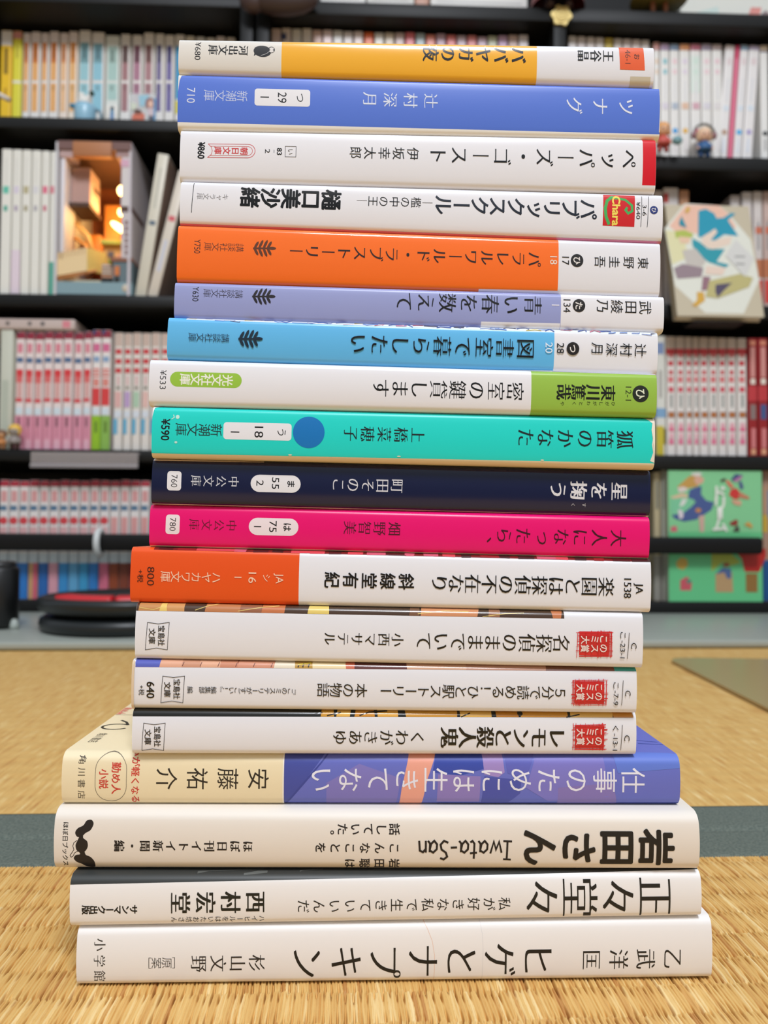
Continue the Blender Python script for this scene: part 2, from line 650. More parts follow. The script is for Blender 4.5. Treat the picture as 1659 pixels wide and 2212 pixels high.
g = 'striped paperbacks on the upper left shelf'
ul = [(-21, 0, 66, 'pale yellow', (235, 205, 90), []),
      (0, 25, 66, 'deep yellow with a white head', (246, 200, 36), [(0, 1, 64, 98, WHT), (.3, .7, 104, 160, (150, 120, 30)), (.4, .6, 190, 205, (190, 140, 30))]),
      (26, 46, 67, 'lemon yellow with a pink head', (232, 224, 66), [(0, 1, 60, 84, (220, 150, 140)), (.35, .65, 96, 125, (196, 184, 60)), (0, 1, 174, 180, (235, 230, 190))])]
oc = [(48, 64, 71), (65, 86, 69), (87, 104, 71), (105, 126, 68)]
for (x0, x1, yt) in oc:
    ul.append((x0, x1, yt, 'orange striped', WHT, [(0, 1, 60, 90, WPK)] + stripe((206, 122, 52), (238, 178, 110), 92)))
ul.append((128, 146, 71, 'peach striped', (240, 214, 190), [(0, 1, 60, 90, WPK)] + stripe((214, 142, 88), (240, 194, 146), 94)))
ul.append((147, 167, 68, 'pale orange striped', (240, 218, 190), [(0, 1, 60, 90, WPK)] + stripe((214, 138, 64), (238, 186, 122), 92)))
ul.append((169, 195, 66, 'blue-green striped', WHT, stripe((118, 160, 166), (160, 208, 216), 92, fx=(.12, .88))))
ul.append((197, 225, 70, 'sky blue striped', WHT, stripe((120, 165, 175), (150, 204, 220), 94, fx=(.12, .88))))
ul.append((227, 257, 77, 'pale mint', (214, 220, 208), stripe((168, 196, 186), (178, 210, 202), 100, fx=(.18, .9), yend=216)))
ul.append((259, 281, 74, 'brown-pink striped', WHT, stripe((112, 84, 78), (168, 122, 124), 98)))
ul.append((284, 307, 76, 'purple-pink striped', WHT, stripe((122, 72, 86), (178, 126, 146), 98)))
ul.append((309, 332, 71, 'dusty red striped', WHT, stripe((128, 84, 78), (176, 130, 134), 97)))
ul.append((334, 354, 73, 'violet striped', WHT, stripe((76, 66, 110), (110, 98, 146), 97, fx=(.2, .72))))
ul.append((355, 376, 76, 'deep violet striped', WHT, stripe((82, 74, 128), (112, 102, 160), 99, fx=(.2, .78))))
ul.append((377, 398, 75, 'cyan striped', WHT, [(.1, .9, 100, 215, (20, 150, 200)), (.1, .9, 218, 246, (214, 205, 70))]))
for i in range(5):
    ul.append((400 + i * 22, 420 + i * 22, 78 + (i * 7) % 5, ['cream', 'pale grey', 'off-white', 'light pink', 'pale beige'][i], [(216, 206, 184), (205, 205, 202), WHT, WPK, (214, 200, 184)][i], []))
for i, (x0, x1, yt, d, base, bands) in enumerate(ul):
    if x0 < -10:
        continue
    bg_book(x0, x1, yt, H_D_L, 0.06, base, bands, '%s paperback, %s from the left on the upper left shelf' % (d, ORD[i - 1]), g, 'paperback_book', ymid=160)

# ---- shelf with the miniature house: plain white tall comics
g = 'tall white comics beside the miniature house'
dots = [(178, 205, 190), (104, 196, 172), (198, 184, 204), (188, 178, 140), (200, 196, 200), (226, 110, 138), (220, 140, 150)]
edges = [(-22, -1), (0, 23), (24, 44), (45, 65), (66, 86), (87, 105), (106, 119)]
wl = ['sage', 'teal', 'lavender', 'olive', 'grey', 'rose', 'pink']
for i, (x0, x1) in enumerate(edges):
    if i == 0:
        continue
    c = dots[i]
    bands = [(.2, .8, 402, 418, c), (.3, .7, 444, 456, tuple(int(v * .9) for v in c)), (.42, .58, 340, 396, (206, 202, 188))]
    if wl[i] == 'lavender':
        bands.append((0, 1, 540, 634, (216, 190, 206)))
    if wl[i] == 'pink':
        bands = [(0, .8, 402, 418, c), (0, 1, 566, 640, (92, 172, 150))]
    bg_book(x0, x1, 321 + i, H_C, 0.012, (222, 218, 202), bands, 'tall white comic with a %s mark on its spine, beside the miniature house' % wl[i], g, ymid=480, depth=0.15)

# ---- leaning comics right of the house
def lean_book(pb, pt, wpx, color, bands, label, group, back=0.012):
    """a book leaning right: pb,pt its spine's lower and upper left corners in the picture"""
    a0, h0 = shelf_pt(pb[0], pb[1], back)
    a1, h1 = shelf_pt(pt[0], pt[1], back)
    h0 = H_C
    ang = math.atan2(a1 - a0, h1 - h0)
    length = math.hypot(a1 - a0, h1 - h0)
    w = (shelf_pt(pt[0] + wpx, pt[1], back)[0] - a1) * math.cos(ang)
    dd = 0.15
    m = MB()
    m.box((w / 2, dd / 2, length / 2), (w, dd, length), mat(color, 0.4), 0.0012)
    m.box((w / 2, dd / 2 + 0.002, length - 0.0002), (w - 0.003, dd - 0.004, 0.0012), PAPER)
    m.box((w + 0.00015, dd / 2, length / 2), (0.0003, dd - 0.004, length - 0.004), mat((150, 128, 116), 0.45))
    for f0, f1, fx0, fx1, c in bands:
        m.add([(w * fx0, -.0002, length * f0), (w * fx1, -.0002, length * f0), (w * fx1, -.0002, length * f1), (w * fx0, -.0002, length * f1)], [[0, 1, 2, 3]], mat(c, .4))
    o = m.build('comic_book')
    # stand on its lower right edge
    o.matrix_world = Matrix.Translation(shelf_world(a0, back, H_C + math.sin(ang) * w + 0.0004)) @ Matrix.Rotation(SHYAW, 4, 'Z') @ Matrix.Rotation(ang, 4, 'Y')
    return tag(o, label, 'book', group)


lean_book((291, 636), (341, 334), 24, (218, 212, 194), [(.50, .53, .25, .8, (92, 110, 126)), (.62, .9, .4, .6, (196, 194, 180))],
          'white comic with a dark blue spine mark leaning beside the miniature house', 'leaning white comics')
lean_book((318, 638), (386, 372), 22, (222, 212, 196), [(.60, .64, .2, .85, (214, 96, 104)), (.2, .45, .3, .7, (206, 206, 214))],
          'white comic with a red spine mark leaning against the stack side', 'leaning white comics')

# ---- pink and red comics, left
g = 'pink comics above the clear label holder'
mg = [(32, 52), (53, 72), (73, 92), (93, 113), (114, 134), (135, 156), (158, 178), (179, 197)]
RED = (214, 56, 62)
for i, (x0, x1) in enumerate(mg):
    dy = [0, 1, 2, 0, 1, 0, 2, 0][i]
    bands = [(0, 1, 714 + dy, 732 + dy, (150, 42, 62)), (0, .45, 714 + dy, 722 + dy, (96, 48, 66)), (.2, .8, 742, 762, (222, 136, 150)),
             (.12, .88, 772 + dy, 783 + dy, (86, 112, 148)), (.12, .88, 798 + dy, 812 + dy, (220, 62, 66)), (.12, .85, 812 + dy, 826 + dy, (222, 106, 104)),
             (.2, .8, 826 + dy, 858 + dy, (220, 170, 164)), (.1, .85, 860 + dy, 868 + dy, (218, 70, 78)), (.1, .9, 880 + dy, 895 + dy, (190, 210, 222)),
             (0, 1, 898, 975, (222, 150, 170)), (.35, .62, 901, 922, (120, 74, 84)), (.4, .6, 924, 945, (200, 128, 146)), (.2, .85, 950, 972, (230, 178, 192))]
    bg_book(x0, x1, 716 + dy, H_B, 0.02, (226, 204, 198), bands, '%s pink-footed comic from the left, above the clear label holder' % ORD[i], g, ymid=850)
for i, (x0, x1) in enumerate([(198, 217), (218, 238)]):
    bands = [(0, 1, 712, 730, (150, 42, 62)), (0, .4, 712, 722, (60, 60, 110)), (.1, .9, 742, 760, (216, 110, 150)), (.15, .85, 770, 782, (140, 168, 200)),
             (.1, .9, 796, 800, (226, 120, 110)), (.1, .9, 803, 807, (226, 120, 110)), (.1, .9, 810, 814, (226, 120, 110)), (.15, .85, 818, 834, (224, 140, 128)),
             (.05, .95, 838, 876, (220, 66, 66)), (.1, .9, 882, 896, (190, 210, 224)),
             (0, 1, 898, 975, [(150, 196, 40), (140, 186, 84)][i]), (.4, .7, 910, 935, (96, 128, 40))]
    bg_book(x0, x1, 713, H_B, 0.02, (228, 216, 208), bands, '%s green-footed comic beside the pink comics' % ['lime', 'dull'][i], 'green comics on the left shelf', ymid=850)
pal = [(226, 178, 172), (190, 160, 204), (176, 206, 178), (230, 190, 180), (214, 200, 190), (206, 200, 214)]
cn = ['salmon', 'lilac', 'mint', 'peach', 'beige', 'grey']
for i, (x0, x1) in enumerate([(245, 265), (266, 284), (285, 304), (305, 324), (325, 345), (346, 366)]):
    r_ = (206, 62, 66)
    bands = [(.1, .9, 718, 748, (206, 182, 168)), (.15, .85, 754, 765, r_), (.15, .85, 775, 786, r_), (.15, .85, 795, 806, r_), (.35, .65, 812, 832, (222, 180, 178)),
             (.3, .7, 835, 841, (120, 110, 96)), (.15, .85, 846, 880, pal[i]), (0, .5, 905, 938, (104, 176, 208)), (.1, .9, 888, 902, (196, 208, 220))]
    bg_book(x0, x1, 719 + i % 2, H_B, 0.02, (216, 206, 192), bands, 'beige comic with three red squares and a %s patch on its spine' % cn[i], 'red-square comics on the left shelf', ymid=850)

# comic lying across the top
m = MB()
m.box((0, 0.06, 0.0085), (0.17, 0.12, 0.0165), mat((206, 188, 180), 0.45), 0.0015)
for fx, c in ((-.05, (140, 120, 120)), (-.022, (120, 110, 104)), (.012, (120, 112, 108)), (.032, (96, 90, 90))):
    m.add([(fx, -.0002, .006), (fx + .006, -.0002, .006), (fx + .006, -.0002, .012), (fx, -.0002, .012)], [[0, 1, 2, 3]], mat(c))
m.add([(.066, -.0002, .003), (.078, -.0002, .003), (.078, -.0002, .014), (.066, -.0002, .014)], [[0, 1, 2, 3]], mat((226, 140, 150)))
aa, hh_ = shelf_pt(160, 708, 0.015)
top_of_row = max(shelf_pt(x, 714, .02)[1] for x in (60, 150))
tag(m.build('comic_book', None, shelf_world(aa - 0.085, 0.018, top_of_row + 0.0006), SHROT), 'pale comic lying flat across the tops of the pink comics', 'book')
# white tall box at the far left
m = MB()
a0, _ = shelf_pt(0, 800, .02)
a1, _ = shelf_pt(27, 800, .02)
h1 = shelf_pt(12, 712, .02)[1]
m.box((0, .06, (h1 - H_B) / 2), (a1 - a0, .12, h1 - H_B - .0004), mat((206, 208, 192), .5), .0015)
m.add([(-.006, -.0002, .03), (.004, -.0002, .03), (.004, -.0002, .11), (-.006, -.0002, .11)], [[0, 1, 2, 3]], mat((186, 192, 176)))
tag(m.build('picture_book', None, shelf_world((a0 + a1) / 2, .02, H_B), SHROT), 'tall pale green-white book at the left end beside pink comics', 'book')

# ---- lowest row, left
g = 'comics behind the black guard bar'
low = [((190, 206, 216), 'pale blue'), ((52, 144, 216), 'blue'), ((44, 122, 198), 'deep blue'), ((206, 160, 110), 'tan'), ((40, 104, 176), 'navy blue'), ((224, 160, 172), 'pink'),
       ((56, 144, 204), 'mid blue'), ((96, 166, 206), 'steel blue'), ((60, 154, 200), 'teal blue'), ((48, 126, 196), 'strong blue'), ((216, 110, 134), 'rose'),
       ((150, 70, 40), 'rust'), ((132, 64, 44), 'brown'), ((150, 52, 44), 'brick red'), ((120, 70, 60), 'dark brown')]
for i, (c, cname) in enumerate(low):
    xc = 8 + i * 21.75
    bands = [(0, 1, 1036, 1051, (176, 50, 66)), (0, .3, 1036, 1042, (110, 50, 70)), (.2, .85, 1060, 1084, (222, 160, 158)), (.1, .85, 1092, 1103, (88, 122, 150)),
             (0, 1, 1195, 1216, (190, 206, 214)), (0, 1, 1216, 1300, c)]
    if i < 11:
        bands += [(.15, .85, 1116, 1133, (216, 70, 78), 'dot'), (.1, .9, 1138, 1154, (226, 176, 174))]
    else:
        bands += [(.15, .85, 1117, 1154, (224, 160, 156))]
    if cname == 'tan':
        bands += [(.55, 1, 1216, 1300, (216, 96, 120))]
    bg_book(xc - 10.4, xc + 10.4, 1037 + (i % 3), H_0, 0.02, (222, 212, 206), bands, 'red-headed comic with a %s foot behind the black guard bar' % cname, g, ymid=1100)

# ---- middle unit, only heads show
mx = ['pale pink', 'white with a navy corner', 'white', 'off-white', 'light pink', 'pink-white', 'pale grey', 'light grey', 'cream pink', 'orange', 'cream', 'ivory', 'pale rose',
      'red-headed white', 'blue-grey', 'coral', 'lilac', 'salmon', 'grey-pink', 'rose', 'pale lilac', 'light green', 'mauve', 'light beige', 'cool white']
mc = [(222, 190, 190), (214, 196, 194), (208, 204, 198), (214, 204, 196), (214, 186, 178), (222, 190, 190), (206, 202, 200), (204, 192, 188), (216, 190, 184), (226, 108, 56), (206, 200, 184),
      (214, 200, 180), (206, 184, 180), (222, 120, 126), (170, 186, 190), (226, 140, 124), (190, 160, 176), (226, 130, 128), (200, 180, 190), (222, 140, 140), (204, 180, 196), (196, 200, 176), (200, 168, 200), (206, 182, 176), (206, 196, 204)]
for i, c in enumerate(mc):
    xc = 596 + i * 22.3
    yt = [62, 61, 63, 62, 65, 65, 66, 68, 68, 70, 71, 71, 71, 70, 72, 75, 73, 76, 77, 77, 80, 78, 77, 76, 76][i]
    bands = [(.2, .8, 130, 240, tuple(min(235, v + 15) for v in c)), (.35, .65, 140, 190, (150, 140, 140))]
    if i == 1:
        bands.append((0, .5, 72, 86, (60, 72, 120)))
    bg_book(xc - 10.5, xc + 10.5, yt, H_D_M, 0.03, c, bands, '%s comic behind the stack, %s after the double upright' % (mx[i], ORD[i]), 'comics behind the top of the stack', ymid=80)
rm = [((232, 224, 220), 'white'), ((214, 200, 196), 'pale grey'), ((210, 196, 190), 'beige'), ((208, 196, 190), 'cool beige'), ((206, 186, 90), 'yellow-headed'), ((208, 196, 186), 'warm white'),
      ((210, 194, 190), 'blush'), ((214, 196, 192), 'pinkish'), ((206, 196, 190), 'stone')]
for i, (c, d) in enumerate(rm):
    xc = 1237 + i * 19.7
    bg_book(xc - 9.2, xc + 9.2, 78 + i * 1.1, H_D_R, 0.03, c, [(.3, .7, 150, 260, (200, 196, 196))], '%s comic behind the stack, %s after the medallion upright' % (d, ORD[i]), 'comics right of the medallion', ymid=90)

# ---- upper right shelf
g = 'white comics on the upper right shelf'
ur = [(1412, 1426, 91, (222, 164, 158), 'pink', None, (232, 206, 180), 0), (1427, 1447, 94, (180, 156, 186), 'lavender', None, (150, 200, 206), 0),
      (1448, 1468, 95, (132, 154, 180), 'blue-grey', (50, 160, 226), (232, 184, 188), 0), (1469, 1491, 95, (232, 160, 106), 'orange', (236, 184, 76), (214, 196, 214), 0),
      (1492, 1515, 95, (206, 120, 140), 'crimson pink', (206, 50, 110), (190, 220, 200), 0), (1516, 1538, 95, (176, 164, 184), 'grey-lavender', None, (230, 190, 194), 0),
      (1539, 1561, 96, (196, 178, 176), 'taupe', None, (226, 184, 190), 0)]
for i, (x0, x1, yt, cap, d, dot, t1, ln) in enumerate(ur):
    bands = [(0, 1, 90, 104, cap), (0, 1, 104, 109, tuple(int(v * .85) for v in cap)), (.25, .75, 127, 138, t1), (.28, .72, 150, 160, t1), (.4, .6, 175, 215, (214, 212, 212)),
             (.15, .85, 222, 236, tuple(int((v + 226) / 2) for v in cap)), (.35, .65, 300, 326, (222, 214, 214))]
    if i == 4:
        bands.insert(2, (0, 1, 120, 200, (206, 222, 208)))
    if dot:
        bands.append((.2, .8, 277, 288, dot, 'dot'))
    bg_book(x0, x1, yt, H_D_R, 0.03, (226, 224, 216), bands, 'white comic with %s spine head, %s on the upper right shelf' % (d, ORD[i]), g, ymid=215)
ln = R(4.4)
lw = [(1562, 1583, 97, (206, 188, 186), 'pale taupe', (190, 160, 140)), (1584, 1594.5, 97, None, 'bright pink', None), (1595, 1613, 97, (150, 180, 206), 'light blue', (90, 180, 230)),
      (1614, 1637, 98, (190, 180, 206), 'pale violet', (180, 170, 210))]
for i, (x0, x1, yt, cap, d, dot) in enumerate(lw):
    if cap:
        bands = [(0, 1, 96, 108, cap), (.25, .75, 125, 140, (214, 190, 190)), (.4, .6, 170, 220, (206, 206, 210)), (.2, .8, 228, 240, (200, 214, 226)), (.2, .8, 280, 292, dot, 'dot'), (.35, .65, 300, 330, (206, 214, 226))]
        base = (226, 222, 218)
    else:
        bands, base = [(0, 1, 96, 125, (206, 60, 100))], (226, 110, 140)
    bg_book(x0 - 13, x1 - 13, yt, H_D_R, 0.03, base, bands, 'leaning %s comic near the right end of the upper right shelf' % d, 'leaning comics on the upper right shelf', ymid=330, lean=ln)
bg_book(1643, 1661, 98, H_D_R, 0.03, (224, 222, 216), [(0, 1, 98, 110, (214, 196, 170)), (0, 1, 110, 113, (80, 76, 110)), (.25, .75, 283, 294, (60, 64, 66), 'dot'), (.4, .6, 300, 326, (150, 150, 150))],
        'white comic with a black dot at the right end of the upper right shelf', g, ymid=215)

# ---- shelf behind the face-out comic
g = 'comics behind the face-out comic'
for i, (x0, x1, yt, c, d) in enumerate([(1412, 1432, 412, (206, 190, 180), 'beige'), (1434, 1467, 406, (214, 200, 192), 'thick pale'), (1469, 1490, 411, (206, 150, 110), 'orange-brown'), (1578, 1600, 422, (196, 186, 180), 'grey'),
                                        (1604, 1626, 415, (206, 194, 190), 'pale pink-grey'), (1628, 1648, 414, (204, 190, 182), 'warm grey'), (1649, 1668, 414, (204, 178, 168), 'dusty pink')]):
    bands = [(.2, .8, 440, 470, tuple(min(240, v + 12) for v in c)), (.4, .6, 480, 540, (150, 150, 150))]
    if i == 1:
        bands.append((0, .3, 418, 438, (206, 60, 50)))
    if i >= 5:
        bands += [(.2, .9, 490, 505, (214, 120, 90)), (.0, 1, 560, 600, (196, 120, 80)), (.1, .9, 605, 655, (222, 70, 60))]
    if i == 3:
        bands.append((.0, .5, 460, 520, (90, 160, 150)))
    bg_book(x0, x1, yt, H_C, 0.045, c, bands, '%s comic, %s along the shelf behind the face-out comic' % (d, ORD[i]), g, ymid=520)

# ---- red-spotted comics, right
g = 'red-spotted comics on the right shelf'
xs = [(1440, 1460), (1461, 1480), (1481, 1496), (1497, 1511), (1512, 1531), (1532, 1551), (1552, 1570), (1571, 1591), (1593, 1614)]
for i, (x0, x1) in enumerate(xs):
    rp = (206, 62, 72)
    bands = [(0, 1, 726, 752, (206, 188, 174)), (0, 1, 753, 766, (206, 60, 62)), (.2, .8, 766, 772, (214, 130, 126)), (.15, .75, 780, 790, rp), (.25, .7, 800, 809, rp), (.15, .75, 814, 826, (222, 120, 122)),
             (.2, .75, 836, 847, (212, 76, 92)), (.38, .62, 852, 880, (140, 146, 140)), (.15, .85, 890, 902, (150, 84, 46)), (.35, .65, 893, 899, (216, 140, 70)), (.25, .75, 914, 924, (232, 170, 180)), (.2, .8, 924, 932, (228, 110, 144)),
             (.25, .75, 936, 946, (236, 178, 188)), (.2, .75, 948, 960, (226, 120, 152))]
    bg_book(x0, x1, 727 + i * .5, H_B, 0.02, (224, 214, 204), bands, 'red-spotted comic, %s from the yellow-footed book on the right shelf' % ORD[i], g, ymid=850)
bg_book(1417, 1439, 726, H_B, 0.02, (206, 206, 192), [(0, .8, 740, 765, (130, 150, 190)), (.3, .6, 800, 860, (176, 174, 166)), (0, 1, 882, 902, (130, 170, 206)), (0, .75, 920, 985, (206, 188, 56)), (.75, 1, 925, 960, (120, 110, 60))],
        'white comic with a yellow foot beside the red-spotted comics', 'comics at the side of the stack', ymid=850)
for i, (x0, x1) in enumerate([(1616, 1637), (1638, 1660)]):
    bands = [(.2, .8, 736, 746, (214, 140, 110)), (.25, .75, 750, 815, (214, 150, 142)), (.25, .75, 818, 830, (230, 214, 190)), (0, 1, 834, 866, (196, 60, 64)),
             (.2, .8, 874, 906, [(140, 120, 116), (70, 90, 140)][i]), (.3, .75, 925, 968, (216, 130, 130)), (.25, .75, 970, 982, (232, 170, 130))]
    bg_book(x0, x1, 731, H_B, 0.02, (156, 32, 34), bands, 'dark red comic with %s figure patch, right of the red-spotted comics' % ['a grey', 'a blue'][i], 'dark red comics on the right shelf', ymid=850)

# ---- face-out green comic and its neighbours on the lowest right shelf
_GLY = {}
_GQ = {}      # which spread copy a vertex belongs to: each copy lies a hair above the last


def glyphs(text, style='g'):
    """filled outline of a short string: vertices (em units) and triangles"""
    key = (text, style)
    if key in _GLY:
        return _GLY[key]
    off = {'g': 0.0, 'b': 0.0, 'bb': 0.0, 'm': -0.013, 'mb': -0.006, 't': -0.007}[style]
    cu = bpy.data.curves.new('lettering', 'FONT')
    cu.body = text
    cu.size = 1.0
    cu.resolution_u = 3
    cu.offset = off
    ob = bpy.data.objects.new('lettering', cu)
    COL.objects.link(ob)
    bpy.context.view_layer.update()
    ev = ob.evaluated_get(bpy.context.evaluated_depsgraph_get())
    me = ev.to_mesh()
    vs = [(v.co.x, v.co.y) for v in me.vertices]
    fs = [list(p.vertices) for p in me.polygons]
    ev.to_mesh_clear()
    bpy.data.objects.remove(ob)
    bpy.data.curves.remove(cu)
    spread = [(0, 0)]
    if style == 'm':                  # thicker uprights, as in printed serif lettering
        spread = [(-.022, 0), (0, 0), (.022, 0)]
    elif style == 'mb':
        spread = [(-.036, 0), (-.012, .004), (.012, -.004), (.036, 0)]
    elif style in ('b', 'bb'):
        d = .016 if style == 'b' else .031
        spread = [(d * math.cos(t * math.pi / 4), d * math.sin(t * math.pi / 4)) for t in range(8)]
    if len(spread) > 1:
        n = len(vs)
        v2, f2 = [], []
        _GQ[key] = [q for q in range(len(spread)) for _ in range(n)]
        for q, (s, s2) in enumerate(spread):
            v2 += [(x + s, y + s2) for x, y in vs]
            f2 += [[i + q * n for i in f] for f in fs]
        vs, fs = v2, f2
    _GLY[key] = (vs, fs)
    return _GLY[key]


def cover_panel(a0, a1, h0, h1, depth, base, shapes, parent_loc, name, label, cat='book', spine=None, rot=None, texts=()):
    """a book shown face out: cover boards, page block and flat printed shapes given in 0..1 of the cover"""
    w, h = a1 - a0, h1 - h0
    root = tag(empty(name, parent_loc, rot if rot else SHROT), label, cat)
    m = MB()
    m.box((0, .0006, h / 2), (w, .0012, h), mat(base, .35))
    m.box((0, depth - .0006, h / 2), (w, .0012, h), mat(base, .35))
    m.box((-w / 2 + .0006, depth / 2, h / 2), (.0012, depth - .002, h), mat(spine or base, .35))
    off = .00015
    for c, pts in shapes:
        q = [Vector((-w / 2 + w * x, h * (1 - y), 0)) for x, y in pts]
        vs = [(p.x, -off, p.y) for p in q]
        m.add(vs, [list(t) for t in tessellate_polygon([q])], mat(c, .35))
        off += .00005
    for text, cx, cy, em, c, st in texts:
        vs, fs = glyphs(text, st)
        mxx = (min(p[0] for p in vs) + max(p[0] for p in vs)) / 2
        zq = _GQ.get((text, st), [0] * len(vs))
        m.add([(-w / 2 + w * cx + (x - mxx) * em, -off - q * .00001, h * (1 - cy) + (y - .36) * em) for (x, y), q in zip(vs, zq)], fs, mat(c, .4))
        off += .00005
    m.build('cover', root)
    MB().box((.0006, depth / 2, h / 2), (w - .004, depth - .0028, h - .003), PAPER).build('page_block', root)
    return root


def oval(cx, cy, rx, ry, n=18, rot=0.0):
    return [(cx + rx * math.cos(t) * math.cos(rot) - ry * math.sin(t) * math.sin(rot), cy + rx * math.cos(t) * math.sin(rot) + ry * math.sin(t) * math.cos(rot)) for t in [2 * math.pi * i / n for i in range(n)]]


def gx(x, y):      # zoomed detail (x,y) of the upper part of the green cover -> cover fractions
    return ((1430 + x / 7.245 - 1443) / 200.0, (980 + y / 7.245 - 985) / 350.0)


def gp(*p):
    return [gx(*q) for q in p]


def g2(*p):        # lower part
    return [((1390 + x / 4.81 - 1443) / 200.0, (960 + y / 4.81 - 985) / 350.0) for x, y in p]


GRN = (138, 210, 152)
gshapes = [
    ((226, 196, 160), gp((120, 560), (300, 480), (390, 500), (390, 590), (200, 600))),
    ((206, 160, 84), gp((240, 350), (420, 150), (520, 120), (600, 170), (560, 340), (430, 380), (250, 380))),
    ((226, 176, 150), gp((500, 170), (580, 130), (650, 200), (630, 280), (540, 320), (500, 250))),
    ((226, 222, 214), gp((440, 90), (560, 70), (630, 100), (560, 150), (480, 140))),
    ((76, 96, 150), gp((420, 420), (520, 360), (610, 340), (600, 500), (680, 620), (800, 650), (760, 800), (640, 900), (520, 990), (340, 1030), (200, 980), (140, 910), (330, 860), (450, 740), (520, 640), (400, 560))),
    ((130, 206, 160), gp((130, 600), (330, 560), (490, 600), (440, 740), (330, 860), (180, 900), (130, 860))),
    ((230, 216, 206), gp((230, 380), (330, 350), (410, 400), (350, 450), (260, 470), (250, 420))),
    ((226, 228, 218), gp((310, 590), (390, 600), (330, 720), (260, 740), (290, 650))),
    ((226, 214, 220), gp((240, 800), (300, 800), (330, 900), (310, 970), (260, 970))),
    ((206, 140, 84), [gx(555 + 45 * math.cos(t), 810 + 45 * math.sin(t)) for t in [i * math.pi / 6 for i in range(12)]]),
    ((214, 176, 160), gp((560, 920), (650, 900), (640, 1240), (580, 1240))),
    ((214, 110, 120), gp((130, 1130), (210, 1110), (230, 1170), (220, 1260), (130, 1260))),
    ((214, 60, 56), gp((1060, 400), (1140, 370), (1190, 440), (1180, 580), (1120, 590), (1030, 510))),
    ((226, 120, 96), gp((980, 230), (1020, 220), (1110, 350), (1060, 380), (1000, 290))),
    ((206, 130, 100), gp((1190, 440), (1350, 550), (1340, 590), (1190, 560))),
    ((70, 80, 130), gp((1060, 210), (1130, 100), (1250, 120), (1200, 190), (1110, 250))),
    ((80, 84, 140), gp((1180, 260), (1220, 230), (1260, 370), (1210, 400))),
    ((80, 60, 50), gp((890, 230), (960, 180), (990, 220), (920, 260))),
    ((190, 130, 170), gp((1090, 230), (1220, 130), (1240, 170), (1150, 260))),
    ((222, 170, 140), gp((1060, 600), (1220, 620), (1210, 720), (1110, 690))),
    ((150, 60, 50), gp((1030, 1050), (1130, 980), (1170, 1010), (1150, 1100), (1060, 1100))),
    ((80, 76, 66), gp((1140, 1100), (1180, 1120), (1190, 1220), (1080, 1220))),
    ((214, 160, 80), gp((1260, 1080), (1330, 1020), (1390, 1100), (1380, 1150), (1290, 1100))),
    ((104, 200, 136), [(.003, .47), (.997, .47), (.997, .998), (.003, .998)]),
    ((206, 168, 74), g2((330, 1300), (380, 1240), (440, 1260), (450, 1340), (400, 1400), (340, 1370))),
    ((206, 90, 100), g2((370, 1530), (440, 1480), (490, 1560), (480, 1660), (370, 1660))),
    ((70, 140, 120), g2((430, 1520), (480, 1530), (480, 1570), (440, 1570))),
    ((170, 180, 70), g2((690, 1180), (760, 1150), (900, 1200), (990, 1300), (900, 1340), (800, 1300), (690, 1420))),
    ((190, 154, 110), g2((730, 1440), (900, 1420), (910, 1680), (730, 1680))),
    ((80, 104, 150), g2((730, 1450), (800, 1370), (890, 1380), (890, 1500), (850, 1510), (820, 1430))),
    ((186, 40, 36), g2((930, 1160), (1250, 1120), (1250, 1220), (1180, 1420), (1030, 1420), (1000, 1250))),
    ((150, 110, 56), g2((1040, 1440), (1160, 1440), (1160, 1680), (1040, 1680))),
    ((226, 222, 206), g2((720, 1150), (830, 1140), (820, 1190), (750, 1190))),
    ((150, 80, 60), g2((800, 1320), (860, 1300), (880, 1350), (820, 1360))),
]
a0, h1 = shelf_pt(1443, 985, 0.004)
a1, _ = shelf_pt(1645, 985, 0.004)
gt = [('ド', .55 - .0, .172, .026, (240, 242, 230), 'bb'), ('リ', .545, .252, .027, (240, 242, 230), 'bb'), ('ー', .545, .332, .001, (240, 242, 230), 'bb'), ('ム', .545, .412, .027, (240, 242, 230), 'bb')]
root = cover_panel(a0, a1, H_0, min(h1, H_B - 0.024), 0.014, GRN, gshapes, shelf_world((a0 + a1) / 2, 0.004, H_0 + .0002), 'comic_magazine',
                   'large pale green comic standing face out behind the black guard bar', spine=(190, 188, 172), texts=[t for t in gt if t[0] != 'ー'])
hc = min(h1, H_B - 0.024) - H_0
m = MB()
cw = a1 - a0
x_, z_ = -cw / 2 + cw * .545, hc * (1 - .325)
m.box((x_, -.0018, z_), (.0085, .001, .019), mat((240, 242, 230), .4), .0003)
m.build('title_bar', root)
for i, (x0, x1, yt, c, d) in enumerate([(1412, 1428, 1012, (190, 176, 140), 'straw'), (1429, 1441, 990, (172, 170, 156), 'grey')]):
    bg_book(x0, x1, yt + 8, H_0, 0.02, c, [(.3, .7, 1040, 1100, (120, 120, 110)), (0, 1, 1200, 1300, (150, 146, 136))], '%s book standing between the stack and the green comic' % d, 'books beside the green comic', ymid=1100)
bg_book(1647, 1668, 1012, H_0, 0.02, (176, 140, 120), [(0, .5, 1050, 1110, (190, 150, 120)), (.5, 1, 1060, 1120, (120, 140, 170)), (0, .5, 1112, 1150, (206, 170, 60)), (0, 1, 1210, 1300, (24, 84, 140))],
        'brown and blue book right of the green comic', 'books beside the green comic', ymid=1100)

# ---- face-out beige comic hanging in front of the shelf
def wz(x, y):
    return ((x - (355 + (y - 320) / 1480 * 110)) / 1130.0, (y - 320) / 1490.0)


def wp(*p):
    return [wz(*q) for q in p]


